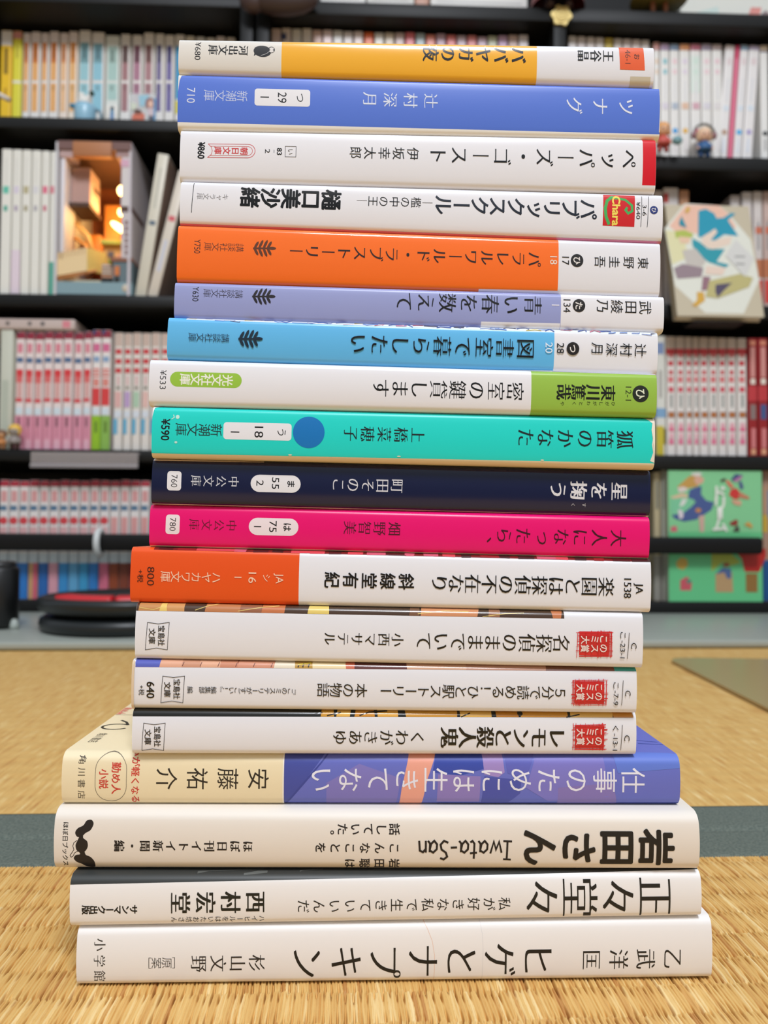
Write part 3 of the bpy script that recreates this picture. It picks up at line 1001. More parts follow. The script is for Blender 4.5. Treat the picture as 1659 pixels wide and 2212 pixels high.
bshapes = [
    ((226, 226, 212), wp((340, 650), (620, 300), (1085, 320), (1200, 420), (1480, 780), (1560, 1330), (1330, 1770), (830, 1770), (450, 1420))),
    ((236, 190, 166), wp((400, 620), (630, 320), (1080, 320), (1190, 420), (1300, 620), (900, 760), (700, 700), (480, 690))),
    ((224, 218, 170), wp((350, 680), (700, 700), (600, 900), (720, 1000), (420, 1140))),
    ((28, 150, 176), wp((800, 400), (900, 370), (1010, 430), (1040, 500), (1130, 490), (1240, 420), (1300, 430), (1190, 520), (1260, 640), (1320, 740), (1130, 720), (1000, 810), (780, 760), (790, 560))),
    ((40, 152, 166), wp((700, 780), (800, 830), (900, 920), (1130, 920), (1010, 1090), (1180, 1130), (1120, 1170), (900, 1100), (760, 980), (700, 880))),
    ((232, 210, 190), wp((830, 760), (960, 680), (1010, 640), (1040, 690), (930, 820), (1230, 740), (1200, 850), (960, 930), (830, 860))),
    ((176, 190, 84), wp((470, 690), (600, 670), (720, 720), (690, 780), (480, 780))),
    ((232, 196, 164), wp((520, 760), (680, 770), (660, 850), (540, 850))),
    ((198, 190, 180), wp((560, 950), (740, 920), (870, 1090), (800, 1180), (620, 1160))),
    ((150, 130, 136), wp((440, 1190), (560, 1130), (830, 1180), (800, 1300), (480, 1330))),
    ((232, 208, 190), wp((870, 1150), (1130, 1170), (1080, 1270), (850, 1260))),
    ((150, 110, 120), wp((820, 1290), (920, 1300), (870, 1470), (790, 1480))),
    ((214, 166, 64), wp((730, 1500), (820, 1500), (830, 1610), (720, 1690), (660, 1680), (730, 1600))),
    ((190, 180, 120), wp((900, 1350), (1300, 1250), (1480, 1300), (1420, 1420), (1000, 1580), (840, 1560))),
    ((84, 74, 96), wp((980, 1400), (1200, 1370), (1080, 1480), (1000, 1570), (970, 1490))),
    ((30, 140, 160), wp((530, 570), (570, 480), (630, 640), (540, 610))),
    ((214, 170, 70), wp((610, 420), (660, 340), (690, 380), (650, 440))),
    ((214, 212, 206), wp((1280, 790), (1510, 1040), (1370, 1290), (1130, 1010))),
    ((150, 150, 146), wp((1250, 1010), (1390, 1010), (1390, 1030), (1250, 1030))),
    ((150, 150, 146), wp((1260, 1110), (1380, 1110), (1380, 1130), (1260, 1130))),
]
bk = -0.043
TB = R(13)
ab, h0 = shelf_pt(1463, 682, bk)
a1, _ = shelf_pt(1651, 682, bk)
h1 = shelf_pt(1540, 442, bk + 0.041)[1]
wL = a1 - ab
root = cover_panel(0, wL, 0, (h1 - h0) / math.cos(TB), 0.016, (198, 186, 160), bshapes, (0, 0, 0), 'comic_book', 'beige comic with teal-painted cover standing face out, tilted on a ledge', spine=(190, 172, 140))
root.matrix_world = Matrix.Translation(shelf_world(ab + wL / 2, bk, h0)) @ Matrix.Rotation(SHYAW, 4, 'Z') @ Matrix.Rotation(-TB, 4, 'X')
ld = MB()
ld.box((0, .018, -.0070), (wL * .6, .030, .002), BLK, .0006)
ld.box((0, .0395, .022), (wL * .6, .002, .060), BLK, .0006)
ld.box((0, .036, -.0070), (wL * .6, .009, .002), BLK, .0006)
lo = ld.build('display_ledge')
lo.matrix_world = Matrix.Translation(shelf_world(ab + wL / 2, bk + .001, h0)) @ Matrix.Rotation(SHYAW, 4, 'Z')
tag(lo, 'small black ledge under the tilted beige face-out comic', 'ledge')

# ------------------------------------------------------------------ miniature house (lit room box) on the left shelf
hx0, hh1 = shelf_pt(121, 306, 0.002)
hx1, _ = shelf_pt(285, 306, 0.002)
hw, hh = hx1 - hx0, hh1 - H_C
house = tag(empty('miniature_house', shelf_world((hx0 + hx1) / 2, 0.002, H_C + .0003), SHROT), 'lit miniature street house in an open box between white comics', 'miniature house')
HX0, HY0 = 121.0, 306.0


def hp(x, y):      # picture point on the house front -> house x,z
    a, z = shelf_pt(x, y, 0.002)
    return a - (hx0 + hx1) / 2, z - H_C


def hbox(m, x0, y0, x1, y1, d0, d1, mt, bev=0.0):
    (xa, za), (xb, zb) = hp(x0, y1), hp(x1, y0)
    za = max(za, 0.0)
    m.box(((xa + xb) / 2, (d0 + d1) / 2, (za + zb) / 2), (xb - xa, d1 - d0, zb - za), mt, bev)
    return m


WOODP = mat((200, 182, 180), .5)
DK = mat((70, 44, 30), .6)
c = MB()
D = 0.16
c.box((-hw / 2 + .002, D / 2, hh / 2), (.004, D, hh), mat((206, 204, 206), .45))
c.box((hw / 2 - .002, D / 2, hh / 2), (.004, D, hh), mat((206, 198, 202), .35))
c.box((0, D - .002, hh / 2), (hw - .008, .004, hh), mat((150, 84, 50), .6))
c.box((0, D / 2, .003), (hw - .008, D - .008, .006), mat((126, 140, 146), .5))
c.box((0, D / 2 + .004, hh - .002), (hw - .008, D - .016, .004), mat((110, 76, 60), .6))
c.build('case', house)
m = MB()
hbox(m, 126, 308, 284, 322, -.001, .006, mat((118, 86, 80), .5))
hbox(m, 128, 322, 158, 338, .002, .030, mat((190, 160, 156), .5))
hbox(m, 250, 322, 284, 338, .002, .030, mat((170, 140, 138), .5))
m.build('eaves', house)
hbox(MB(), 159, 310, 243, 340, -.005, .006, mat((176, 116, 74), .55), .0008).build('signboard', house)
m = MB()
hbox(m, 138, 344, 181, 425, .03, .075, mat((206, 172, 160), .5))
for k in range(9):
    hbox(m, 140 + k * 4.6, 350, 141.6 + k * 4.6, 420, .0285, .03, mat((170, 128, 118), .5))
hbox(m, 136, 425, 183, 433, .022, .078, DK)
m.build('upper_room', house)
m = MB()
hbox(m, 261, 340, 282, 445, .001, .07, mat((214, 208, 206), .5))
hbox(m, 261, 345, 283, 360, .0002, .001, mat((214, 170, 190), .5))
hbox(m, 258, 445, 284, 458, .004, .07, mat((96, 66, 58), .6))
hbox(m, 261, 458, 284, 558, .002, .07, mat((206, 196, 196), .5))
for k in range(6):
    hbox(m, 269, 476 + k * 13, 280, 484 + k * 13, .0012, .002, mat((140, 110, 108), .5))
m.build('tower', house)
hbox(MB(), 125, 338, 139, 560, .004, .05, mat((222, 218, 222), .5), .001).build('corner_post', house)
for x0, y0, x1, y1, d in ((140, 460, 176, 528, .09), (176, 380, 214, 470, .11), (196, 470, 206, 500, .10)):
    hbox(MB(), x0, y0, x1, y1, d, d + .03, mat((206, 130, 60), .6)).build('inner_wall', house)
b0, b1 = hp(139, 455), hp(180, 530)
MB().tube([(b0[0], .05, b0[1]), ((b0[0] + b1[0]) / 2 + .004, .05, (b0[1] + b1[1]) / 2 + .006), (b1[0], .05, b1[1])], .004, mat((232, 178, 96), .5)).build('stair_beam', house)
b0, b1 = hp(139, 490), hp(174, 535)
MB().tube([(b0[0], .045, b0[1]), ((b0[0] + b1[0]) / 2 + .004, .045, (b0[1] + b1[1]) / 2 + .004), (b1[0], .045, b1[1])], .003, mat((226, 150, 66), .5)).build('stair_beam', house)
b0, b1 = hp(160, 345), hp(190, 392)
MB().tube([(b0[0], .04, b0[1]), (b1[0], .055, b1[1])], .0022, DK).build('roof_strut', house)
m = MB()
hbox(m, 195, 500, 262, 560, .06, .10, mat((222, 170, 96), .55))
hbox(m, 194, 492, 262, 500, .05, .104, mat((190, 190, 80), .5))
hbox(m, 206, 514, 220, 526, .0585, .06, mat((110, 100, 100), .4))
hbox(m, 228, 525, 262, 560, .05, .06, mat((222, 160, 120), .55))
hbox(m, 213, 536, 225, 548, .045, .052, mat((130, 160, 50), .6), .001)
m.build('shop', house)
m = MB()
p0, p1, p2, p3 = hp(121, 545), hp(186, 533), hp(186, 583), hp(121, 594)
m.prism([p0, p1, p2, p3], .004, .008, mat((236, 208, 158), .5))
q1, q2 = hp(208, 524), hp(208, 572)
vs = [(p1[0], .004, p1[1]), (q1[0], .045, q1[1]), (q2[0], .045, q2[1]), (p2[0], .004, p2[1]), (p1[0], .008, p1[1]), (q1[0], .049, q1[1]), (q2[0], .049, q2[1]), (p2[0], .008, p2[1])]
m.add(vs, [[0, 1, 2, 3], [4, 5, 6, 7], [0, 1, 5, 4], [3, 2, 6, 7], [1, 2, 6, 5]], mat((230, 206, 120), .5))
for k in range(8):
    x = 124 + k * 8
    a_, z_ = hp(x, 545 - (x - 121) * .185)
    m.box((a_, .0035, z_ - .004), (.0006, .001, .010), mat((180, 140, 96), .5))
r0, r1 = hp(119, 601), hp(205, 580)
m.tube([(r0[0], .004, r0[1]), (r1[0], .010, r1[1])], .0022, mat((206, 136, 80), .5))
m.build('balcony', house)
m = MB()
hbox(m, 120, 601, 212, 612, .012, .06, mat((206, 196, 164), .5))
hbox(m, 120, 610, 284, 634, .002, .05, mat((132, 160, 168), .5))
hbox(m, 242, 562, 284, 610, .004, .05, mat((100, 118, 124), .5))
hbox(m, 236, 556, 284, 563, .002, .05, mat((150, 96, 70), .5))
hbox(m, 214, 596, 236, 607, .010, .012, mat((24, 20, 18), .6))
hbox(m, 246, 598, 256, 607, .0025, .004, mat((30, 24, 20), .6))
hbox(m, 214, 565, 238, 596, .012, .05, mat((190, 140, 110), .5))
for k in range(3):
    hbox(m, 216, 568 + k * 8, 236, 571 + k * 8, .0095, .012, mat((214, 204, 190), .5))
hbox(m, 246, 574, 257, 594, .0025, .004, mat((206, 120, 60), .5))
a_, z_ = hp(271, 622)
m.ball((a_, .002, z_), .006, mat((206, 196, 176), .5), (1, .3, 1))
m.build('plinth', house)
LAMP = mat((255, 214, 140), .5, emit=9.0)
for (x, y, rx, rz, ry_) in ((249, 391, .0072, .0085, 0), (248, 439, .0058, .0066, 0), (243, 474, .0052, .0165, -0.95)):
    a_, z_ = hp(x, y)
    b = MB()
    b.ball((0, 0, 0), 1.0, LAMP, (rx, .006, rz))
    b.tube([(0, 0, rz), (0, .0, rz + .006)], .001, DK)
    o = b.build('lantern', house, (a_, .035, z_), (0, ry_, 0))
pl = bpy.data.lights.new('house_glow', 'POINT')
pl.energy = 0.32
pl.color = (1.0, 0.58, 0.18)
pl.shadow_soft_size = 0.006
po = bpy.data.objects.new('house_glow', pl)
a_, z_ = hp(225, 430)
po.location = (a_, .06, z_)
po.parent = house
COL.objects.link(po)

# ------------------------------------------------------------------ small things on the shelves
# blue pot with a white lid figure
a_, _ = shelf_pt(175, 240, .012)
pot = tag(empty('ceramic_pot', shelf_world(a_, .030, H_D_L + .0003), SHROT), 'light blue pot with a white figure on its lid, upper left shelf', 'pot')
m = MB()
PB = mat((150, 196, 218), .3)
m.lathe([(0, 0), (.0145, 0), (.0165, .004), (.0172, .028), (.016, .034), (.0135, .034), (.0135, .006), (0, .006)], PB, 28)
m.build('body', pot)
MB().box((-.0155, -.007, .031), (.012, .008, .006), mat((60, 140, 176), .35), .002).build('ribbon', pot)
MB().tube([(.015, 0, .030), (.024, 0, .027), (.026, 0, .018), (.0235, 0, .010), (.0165, 0, .007)], .0028, mat((120, 150, 164), .35)).build('handle', pot)
m = MB()
m.ball((-.002, 0, .041), .011, mat((232, 230, 222), .5), (1, .9, .95))
m.ball((-.006, 0, .051), .006, mat((232, 230, 222), .5))
m.ball((.004, -.001, .047), .005, mat((228, 224, 216), .5))
m.build('lid_figure', pot)
MB().ball((.010, 0, .056), .0042, mat((44, 70, 60), .5)).build('knob', pot)
# white card
a_, _ = shelf_pt(240, 240, .012)
m = MB()
m.box((0, .001, .0145), (.0185, .002, .029), mat((230, 228, 220), .5), .0005)
for k, c_ in enumerate(((70, 90, 100), (80, 140, 180), (90, 140, 190), (80, 130, 180))):
    m.box((.001, -.0002, .024 - k * .006), (.006, .0006, .005), mat(c_, .5))
tag(m.build('price_card', None, shelf_world(a_, .014, H_D_L + .0003), SHROT), 'small white upright card between the blue pot and acrylic stand', 'card')
# acrylic stand with two printed figures
a_, _ = shelf_pt(306, 240, .008)
st = tag(empty('acrylic_stand', shelf_world(a_, .012, H_D_L + .0003), SHROT), 'clear acrylic stand printed with two small figures, upper left shelf', 'stand')
m = MB()
m.box((0, .0015, .0245), (.042, .003, .047), mat((222, 226, 226), .15, alpha=.55), .001)
m.build('panel', st)
m = MB()
for pts, c_ in (([(-.006, .044), (.010, .046), (.010, .03), (-.004, .026)], (150, 196, 214)), ([(-.016, .012), (-.006, .020), (.004, .014), (.003, .002), (-.016, .002)], (206, 110, 84)),
                (oval(-.007, .018, .006, .004), (96, 60, 48)), (oval(.012, .032, .0075, .009), (140, 90, 88)), (oval(.013, .031, .0042, .006), (226, 186, 166)),
                ([(.008, .024), (.018, .024), (.019, .012), (.009, .012)], (206, 190, 196)), ([(.010, .012), (.018, .012), (.018, .002), (.011, .002)], (84, 84, 96)), ([(.018, .040), (.021, .040), (.021, .002), (.018, .002)], (80, 150, 196)),
                ([(-.018, .034), (-.008, .030), (-.010, .022), (-.018, .020)], (206, 214, 196))):
    m.prism(pts, -.0006 - .0001 * len(m.v) / 40, -.0001, mat(c_, .4))
m.build('printed_figures', st)
MB().box((0, .002, .0008), (.036, .018, .0016), mat((216, 222, 224), .15, alpha=.5), .0004).build('foot', st)
# white stick at the left edge
p0, p1 = shelf_pt(-14, 196, -.005), shelf_pt(17, 212, -.005)
fan = MB()
fan.tube([(p0[0], 0, p0[1]), (p1[0], 0, p1[1])], .0038, mat((214, 206, 200), .4))
fan.tube([(p0[0], 0, p0[1]), (p0[0] - .01, .008, p0[1] - .02), (p0[0] - .01, .01, H_D_L + .004)], .0032, mat((214, 206, 200), .4))
fan.lathe([(0, 0), (.012, 0), (.012, .003), (.003, .004), (0, .004)], mat((206, 198, 190), .4), 20, Matrix.Translation((p0[0] - .01, .013, H_D_L + .0003)))
tag(fan.build('white_arm', None, SHO, SHROT), 'white thin arm reaching in front of the yellow paperbacks', 'arm')


# little toy figures: body, head, hair
def figure(x, back, hb_, sc, cols, label, hair=None, name='toy_figure', lean=0.0):
    a = shelf_pt(x, 300, back)[0]
    o = tag(empty(name, shelf_world(a, back, hb_ + .0003), (0, 0, SHYAW)), label, 'figurine')
    body, skin, hr, legs = cols
    m = MB()
    for s in (-1, 1):
        m.tube([(s * .20 * sc, 0, 0), (s * .20 * sc, 0, .42 * sc)], [.13 * sc, .11 * sc], mat(legs, .5))
        m.ball((s * .21 * sc, -.06 * sc, .06 * sc), .12 * sc, mat(legs, .5), (.9, 1.4, .6))
    m.build('legs', o)
    m = MB()
    m.lathe([(0, .36 * sc), (.42 * sc, .36 * sc), (.34 * sc, .6 * sc), (.24 * sc, .86 * sc), (.16 * sc, .94 * sc), (0, .96 * sc)], mat(body, .5), 20)
    for s in (-1, 1):
        m.tube([(s * .22 * sc, 0, .84 * sc), (s * .40 * sc, -.04 * sc, .64 * sc), (s * .42 * sc, -.14 * sc, .52 * sc)], [.09 * sc, .08 * sc, .06 * sc], mat(body, .5))
        m.ball((s * .42 * sc, -.16 * sc, .49 * sc), .075 * sc, mat(skin, .5))
    m.build('body', o)
    m = MB()
    m.ball((0, -.02 * sc, 1.28 * sc), .42 * sc, mat(skin, .5), (1, .92, .9))
    for s in (-1, 1):
        m.ball((s * .15 * sc, -.385 * sc, 1.26 * sc), .05 * sc, mat((60, 44, 40), .4), (1, .5, 1.3))
    m.ball((0, -.415 * sc, 1.18 * sc), .025 * sc, mat(skin, .5))
    m.box((0, -.395 * sc, 1.10 * sc), (.08 * sc, .01 * sc, .015 * sc), mat((150, 70, 60), .5))
    m.build('head', o)
    m = MB()
    m.ball((0, .06 * sc, 1.36 * sc), .46 * sc, mat(hr, .5), (1.02, .98, .92))
    for s in (-1, 1):
        m.ball((s * .34 * sc, -.04 * sc, 1.2 * sc), .16 * sc, mat(hr, .5), (.7, .9, 1.5))
    m.build('hair', o)
    return o


f1 = figure(1521, 0.004, H_D_R, .0275, ((54, 100, 150), (236, 190, 160), (230, 196, 160), (40, 78, 130)), 'small figurine in a blue dress with a large grey headband')
m = MB()
sc = .0275
pts = [(.62 * sc * math.cos(t), 0, 1.36 * sc + .62 * sc * math.sin(t)) for t in [R(-5 + 190 * i / 20) for i in range(21)]]
m.tube(pts, .0021, mat((120, 118, 110), .4))
m.ball(pts[0], .0048, mat((150, 110, 116), .5), (.8, 1, 1.3))
m.ball(pts[-1], .0048, mat((150, 110, 116), .5), (.8, 1, 1.3))
m.build('headband', f1)
f2 = figure(1432, -.012, H_D_R, .0265, ((206, 90, 80), (232, 180, 140), (226, 160, 90), (190, 90, 84)), 'small figurine with orange hair and red clothes beside the stack')
MB().ball((.018, -.012, .012), .0075, mat((120, 160, 166), .5), (1.1, .8, .9)).build('held_ball', f2)
f3 = figure(44, .0, H_B, .0215, ((150, 140, 134), (170, 160, 150), (232, 186, 72), (72, 50, 36)), 'small figurine with yellow hair in front of the pink comics')
f4 = figure(16, .0, H_B, .0165, ((196, 130, 70), (216, 160, 110), (120, 84, 56), (206, 136, 70)), 'small orange-brown figurine at the left end of its shelf')

# clear label holder hooked under the shelf
p0, p1 = shelf_pt(66, 976, -.012), shelf_pt(298, 1012, -.012)
holder = tag(empty('label_holder', shelf_world((p0[0] + p1[0]) / 2, -.012, p1[1]), SHROT), 'clear grey plastic label holder on the edge of the left shelf', 'label holder')
wH, hH = p1[0] - p0[0], p0[1] - p1[1]
CLR = mat((190, 180, 176), .2, alpha=.42)
m = MB()
m.box((0, .001, hH / 2), (wH, .002, hH), CLR, .0008)
m.box((0, .006, hH - .001), (wH, .010, .002), CLR)
m.build('front_plate', holder)
m = MB()
m.box((0, -.001, .003), (wH, .003, .006), mat((176, 170, 172), .25, alpha=.7), .001)
m.build('lip', holder)
MB().box((0, .0028, hH * .38), (wH * .74, .0008, hH * .18), mat((60, 60, 60), .5)).build('label_strip', holder)

# gold medallion on the top board
a_, z_ = shelf_pt(1212, 35, -.001)
med = tag(empty('medallion', shelf_world(a_, -.0005, z_), SHROT), 'gold scalloped medallion fixed to the front of the top shelf board', 'medallion')
n = 96
prof = [((.0158 + .0016 * math.cos(6 * t + .6)) * math.cos(t), (.0158 + .0016 * math.cos(6 * t + .6)) * math.sin(t)) for t in [2 * math.pi * i / n for i in range(n)]]
GOLD = mat((214, 190, 120), .35, metal=.35)
MB().prism(prof, -.004, 0, GOLD).build('disc', med)
m = MB()
vs = [(.0105 * math.cos(t), -.0045, .0105 * math.sin(t)) for t in [2 * math.pi * i / 40 for i in range(41)]]
m.tube(vs, .0011, GOLD, 6)
for k in range(6):
    t = k * math.pi / 3 + .3
    m.ball((.0045 * math.cos(t), -.004, .0045 * math.sin(t)), .003, GOLD, (1, .4, 1))
m.build('relief', med)

# things standing on the top boards, only their feet reach into the picture
for i, (x0, x1, c_, d) in enumerate(((692, 790, (232, 230, 226), 'first white'), (792, 895, (222, 220, 214), 'second pale'), (930, 1140, (234, 232, 226), 'wide white'))):
    p0, p1 = shelf_pt(x0, 5, .05)[0], shelf_pt(x1, 5, .05)[0]
    m = MB()
    m.box((0, .03, .1), (p1 - p0 - .001, .06, .2), mat(c_, .5), .001)
    m.box((0, -.0004, .04), (p1 - p0 - .02, .0008, .0012), mat((190, 190, 190), .5))
    tag(m.build('storage_box', None, shelf_world((p0 + p1) / 2, .05, H_E_M + .0003), SHROT), '%s box on the top board behind the stack' % d, 'box')
p0, p1 = shelf_pt(895, 5, .06)[0], shelf_pt(928, 5, .06)[0]
tag(MB().box((0, .02, .04), (p1 - p0 - .002, .04, .08), mat((196, 150, 130), .5), .002).build('wooden_block', None, shelf_world((p0 + p1) / 2, .06, H_E_M + .0003), SHROT), 'brown-pink block between the white boxes on the top board', 'block')
f5 = empty('toy_figure', shelf_world(shelf_pt(1205, 10, .01)[0], .014, H_E_M + .0003), SHROT)
tag(f5, 'figurine with dark red coat and blue-black boots above the medallion', 'figurine')
m = MB()
for s in (-1, 1):
    m.tube([(s * .014, 0, .002), (s * .013, 0, .03), (s * .010, 0, .07)], [.009, .008, .010], mat((64, 74, 110), .5))
    m.ball((s * .015, -.008, .006), .009, mat((60, 40, 40), .5), (.9, 1.6, .7))
m.build('legs', f5)
m = MB()
m.lathe([(.044, .006), (.040, .03), (.024, .075), (.018, .11), (.008, .12), (0, .12)], mat((110, 40, 42), .6), 28)
m.build('coat', f5)
m = MB()
m.ball((0, 0, .137), .019, mat((230, 190, 160), .5))
m.ball((0, .004, .142), .020, mat((90, 60, 44), .5))
m.build('head', f5)
f6 = empty('toy_figure', shelf_world(shelf_pt(1425, 15, .01)[0], .012, H_E_M + .0003), SHROT)
tag(f6, 'figurine on two thin brown legs under a wide olive skirt, top board', 'figurine')
m = MB()
for s in (-1, 1):
    m.tube([(s * .0105, 0, 0), (s * .0105, 0, .030)], .0042, mat((150, 96, 66), .5))
m.build('legs', f6)
m = MB()
m.lathe([(0, .0215), (.044, .0235), (.046, .0255), (.030, .036), (.014, .055), (.010, .085), (0, .09)], mat((112, 104, 54), .6), 32)
m.build('skirt', f6)
m = MB()
m.ball((0, 0, .104), .016, mat((230, 190, 160), .5))
m.ball((0, .003, .108), .017, mat((150, 110, 60), .5))
m.build('head', f6)
p0, p1 = shelf_pt(1470, 12, .07)[0], shelf_pt(1700, 12, .07)[0]
cover_panel(p0, p1, 0, .20, .02, (226, 226, 216), [((206, 222, 214), [(0, .8), (.35, .7), (.4, 1), (0, 1)]), ((232, 186, 160), oval(.35, .94, .12, .1)), ((226, 150, 140), [(.55, 1), (.66, .7), (.76, .7), (.68, 1)]), ((190, 206, 206), [(.72, 1), (1, .72), (1, .84), (.82, 1)]), ((150, 130, 130), [(.7, .8), (.8, .72), (.86, .78), (.74, .9)])],
            shelf_world((p0 + p1) / 2, .07, H_E_M + .0004), 'picture_book', 'pale picture book standing face out on the top board at right')
# dark brown pouch at the double upright
a_, z_ = shelf_pt(610, 8, -.02)
m = MB()
m.ball((0, 0, 0), 1, mat((58, 40, 34), .5), (.056, .018, .026))
m.ball((-.045, .0, -.002), 1, mat((66, 46, 40), .5), (.022, .014, .022))
m.build('pouch', None, shelf_world(a_, -.0195, z_ + .008), SHROT)
tag(bpy.data.objects['pouch'], 'dark brown soft pouch at the top of the double upright', 'pouch')

# ------------------------------------------------------------------ things on the floor at the back
# round black object: two discs, one standing on the other
fb = at_height(212, 1380, 0.0095)
rad = 0.108
disc = tag(empty('round_stand', (fb.x, fb.y + rad, 0.0097), (0, 0, 0)), 'black round two-tier stand with a red pad, left of the stack', 'stand')
BK = mat((26, 30, 31), .38)
BK2 = mat((38, 40, 42), .35)
m = MB()
m.lathe([(0, 0), (rad * .93, 0), (rad * .985, .004), (rad, .010), (rad * .985, .0165), (rad * .94, .019), (0, .019)], BK, 64)
m.build('lower_tier', disc)
m = MB()
r2 = rad * 1.03
m.lathe([(0, .0192), (rad * .80, .0192), (r2 * .96, .026), (r2, .036), (r2 * .985, .0405), (r2 * .93, .043), (r2 * .90, .043), (r2 * .89, .0405), (0, .0405)], BK, 64)
m.build('upper_tier', disc)
m = MB()
for a0_, a1_ in ((-2.35, -1.48), (-1.42, -.45)):
    vs = []
    k = 24
    for i in range(k + 1):
        t = a0_ + (a1_ - a0_) * i / k
        vs += [(r2 * .87 * math.cos(t), r2 * .87 * math.sin(t), .0406), (r2 * .66 * math.cos(t), r2 * .66 * math.sin(t), .0406), (r2 * .86 * math.cos(t), r2 * .86 * math.sin(t), .0465), (r2 * .68 * math.cos(t), r2 * .68 * math.sin(t), .0475)]
    fs = []
    for i in range(k):
        q = 4 * i
        fs += [[q, q + 4, q + 6, q + 2], [q + 2, q + 6, q + 7, q + 3], [q + 3, q + 7, q + 5, q + 1]]
    fs += [[0, 2, 3, 1], [4 * k, 4 * k + 1, 4 * k + 3, 4 * k + 2]]
    m.add(vs, fs, mat((206, 36, 44), .4), True)
m.build('red_pad', disc)
# black cylinder at the left edge with pale foot
cb = at_height(-24, 1362, 0.0095)
cyl = tag(empty('canister', (cb.x, cb.y + .024, 0.0097)), 'black upright canister at the left edge beside the round stand', 'canister')
m = MB()
m.lathe([(0, .002), (.021, .002), (.0235, .006), (.0235, .074), (.021, .078), (.019, .0785), (0, .0785)], mat((18, 19, 20), .4), 36)
m.build('body', cyl)
m = MB()
m.lathe([(.0195, .0786), (.0195, .083), (.017, .085), (0, .085)], mat((32, 33, 34), .4), 36)
m.build('cap', cyl)
sb = at_height(26, 1360, 0.0095)
m = MB()
m.lathe([(0, 0), (.0055, 0), (.006, .004), (.0045, .010), (.002, .0125), (0, .0125)], mat((176, 184, 176), .35), 20)
tag(m.build('rubber_foot', None, (sb.x, sb.y + .006, .0097)), 'small pale rubber stopper between the canister and round stand', 'stopper')

# glossy sheet on the tatami at right
c0, c1, c2 = at_height(1450, 1422, .0025), at_height(1659, 1525, .0025), at_height(1659, 1418, .0025)
dl = (c1 - c0).normalized()
dr = Vector((-dl.y, dl.x, 0))
if dr.x < 0:
    dr = -dr
LEN, WID = .36, .48
pts = []
for (u, v, sg) in ((0, 0, 1), (LEN, 0, 1), (LEN, WID, 1), (0, WID, 1)):
    pts.append((u, v))
rr = .022
outline = []
for (cx, cy, t0) in ((rr, rr, 180), (LEN - rr, rr, 270), (LEN - rr, WID - rr, 0), (rr, WID - rr, 90)):
    for i in range(7):
        t = R(t0 + 15 * i)
        outline.append((cx + rr * math.cos(t), cy + rr * math.sin(t)))
vs = []
for z in (.0003, .0028):
    for u, v in outline:
        p = c0 + dl * (u - .004) + dr * (v - .004)
        vs.append((p.x, p.y, z))
n = len(outline)
fs = [list(range(n)), list(range(n, 2 * n))] + [[i, (i + 1) % n, n + (i + 1) % n, n + i] for i in range(n)]
m = MB()
m.add(vs, fs, mat((170, 146, 102), .25))
tag(m.build('desk_mat', None), 'glossy olive-brown sheet with rounded corner lying on the far tatami', 'mat')

# ------------------------------------------------------------------ the stack of books
# centre x, spine distance, turn, tilt, height of underside, thickness, wedge (mm, degrees); then spine length
FIT = [(9.54, 236.50, 0.91, -0.72, 274.29, 12.28, -0.90, 148.61), (10.48, 236.46, 1.01, -0.33, 257.17, 17.10, 0.51, 150.54),
       (10.13, 236.00, 0.89, -0.73, 240.23, 16.90, -0.48, 147.94), (11.35, 235.71, 1.27, -1.29, 225.36, 14.78, -0.72, 149.6),
       (10.57, 234.66, 1.32, -1.04, 207.68, 17.55, 0.38, 148.81), (10.71, 233.62, 1.06, -1.06, 196.33, 11.22, 0.01, 149.98),
       (8.71, 231.93, 1.24, -1.26, 183.00, 13.23, -0.21, 148.8), (5.53, 230.07, 0.43, -0.89, 169.24, 13.68, 0.50, 152.45),
       (5.91, 230.68, 0.84, -0.96, 153.68, 15.52, -0.04, 151.25), (5.50, 234.13, 1.16, -1.10, 139.57, 14.10, -0.15, 151.91),
       (4.63, 234.16, 0.02, -1.12, 126.56, 12.93, 0.01, 152.05), (2.05, 232.91, 0.06, -0.80, 110.15, 16.41, 0.39, 157.11),
       (1.85, 232.36, 0.53, -0.81, 93.36, 16.76, 0.02, 152.54), (0.81, 233.10, 1.17, -0.49, 78.97, 14.37, 0.45, 151.97),
       (1.24, 234.13, 1.97, -0.35, 65.65, 13.24, 0.23, 152.16), (-2.63, 235.55, 1.23, -0.22, 50.10, 15.42, 0.16, 186.86),
       (-1.23, 231.01, 0.49, 0.04, 32.41, 17.70, 0.48, 190.85), (2.22, 230.06, 1.58, 0.50, 17.74, 14.43, 0.79, 185.99),
       (4.86, 230.52, 1.63, 0.02, 0.05, 17.63, -0.77, 187.17)]
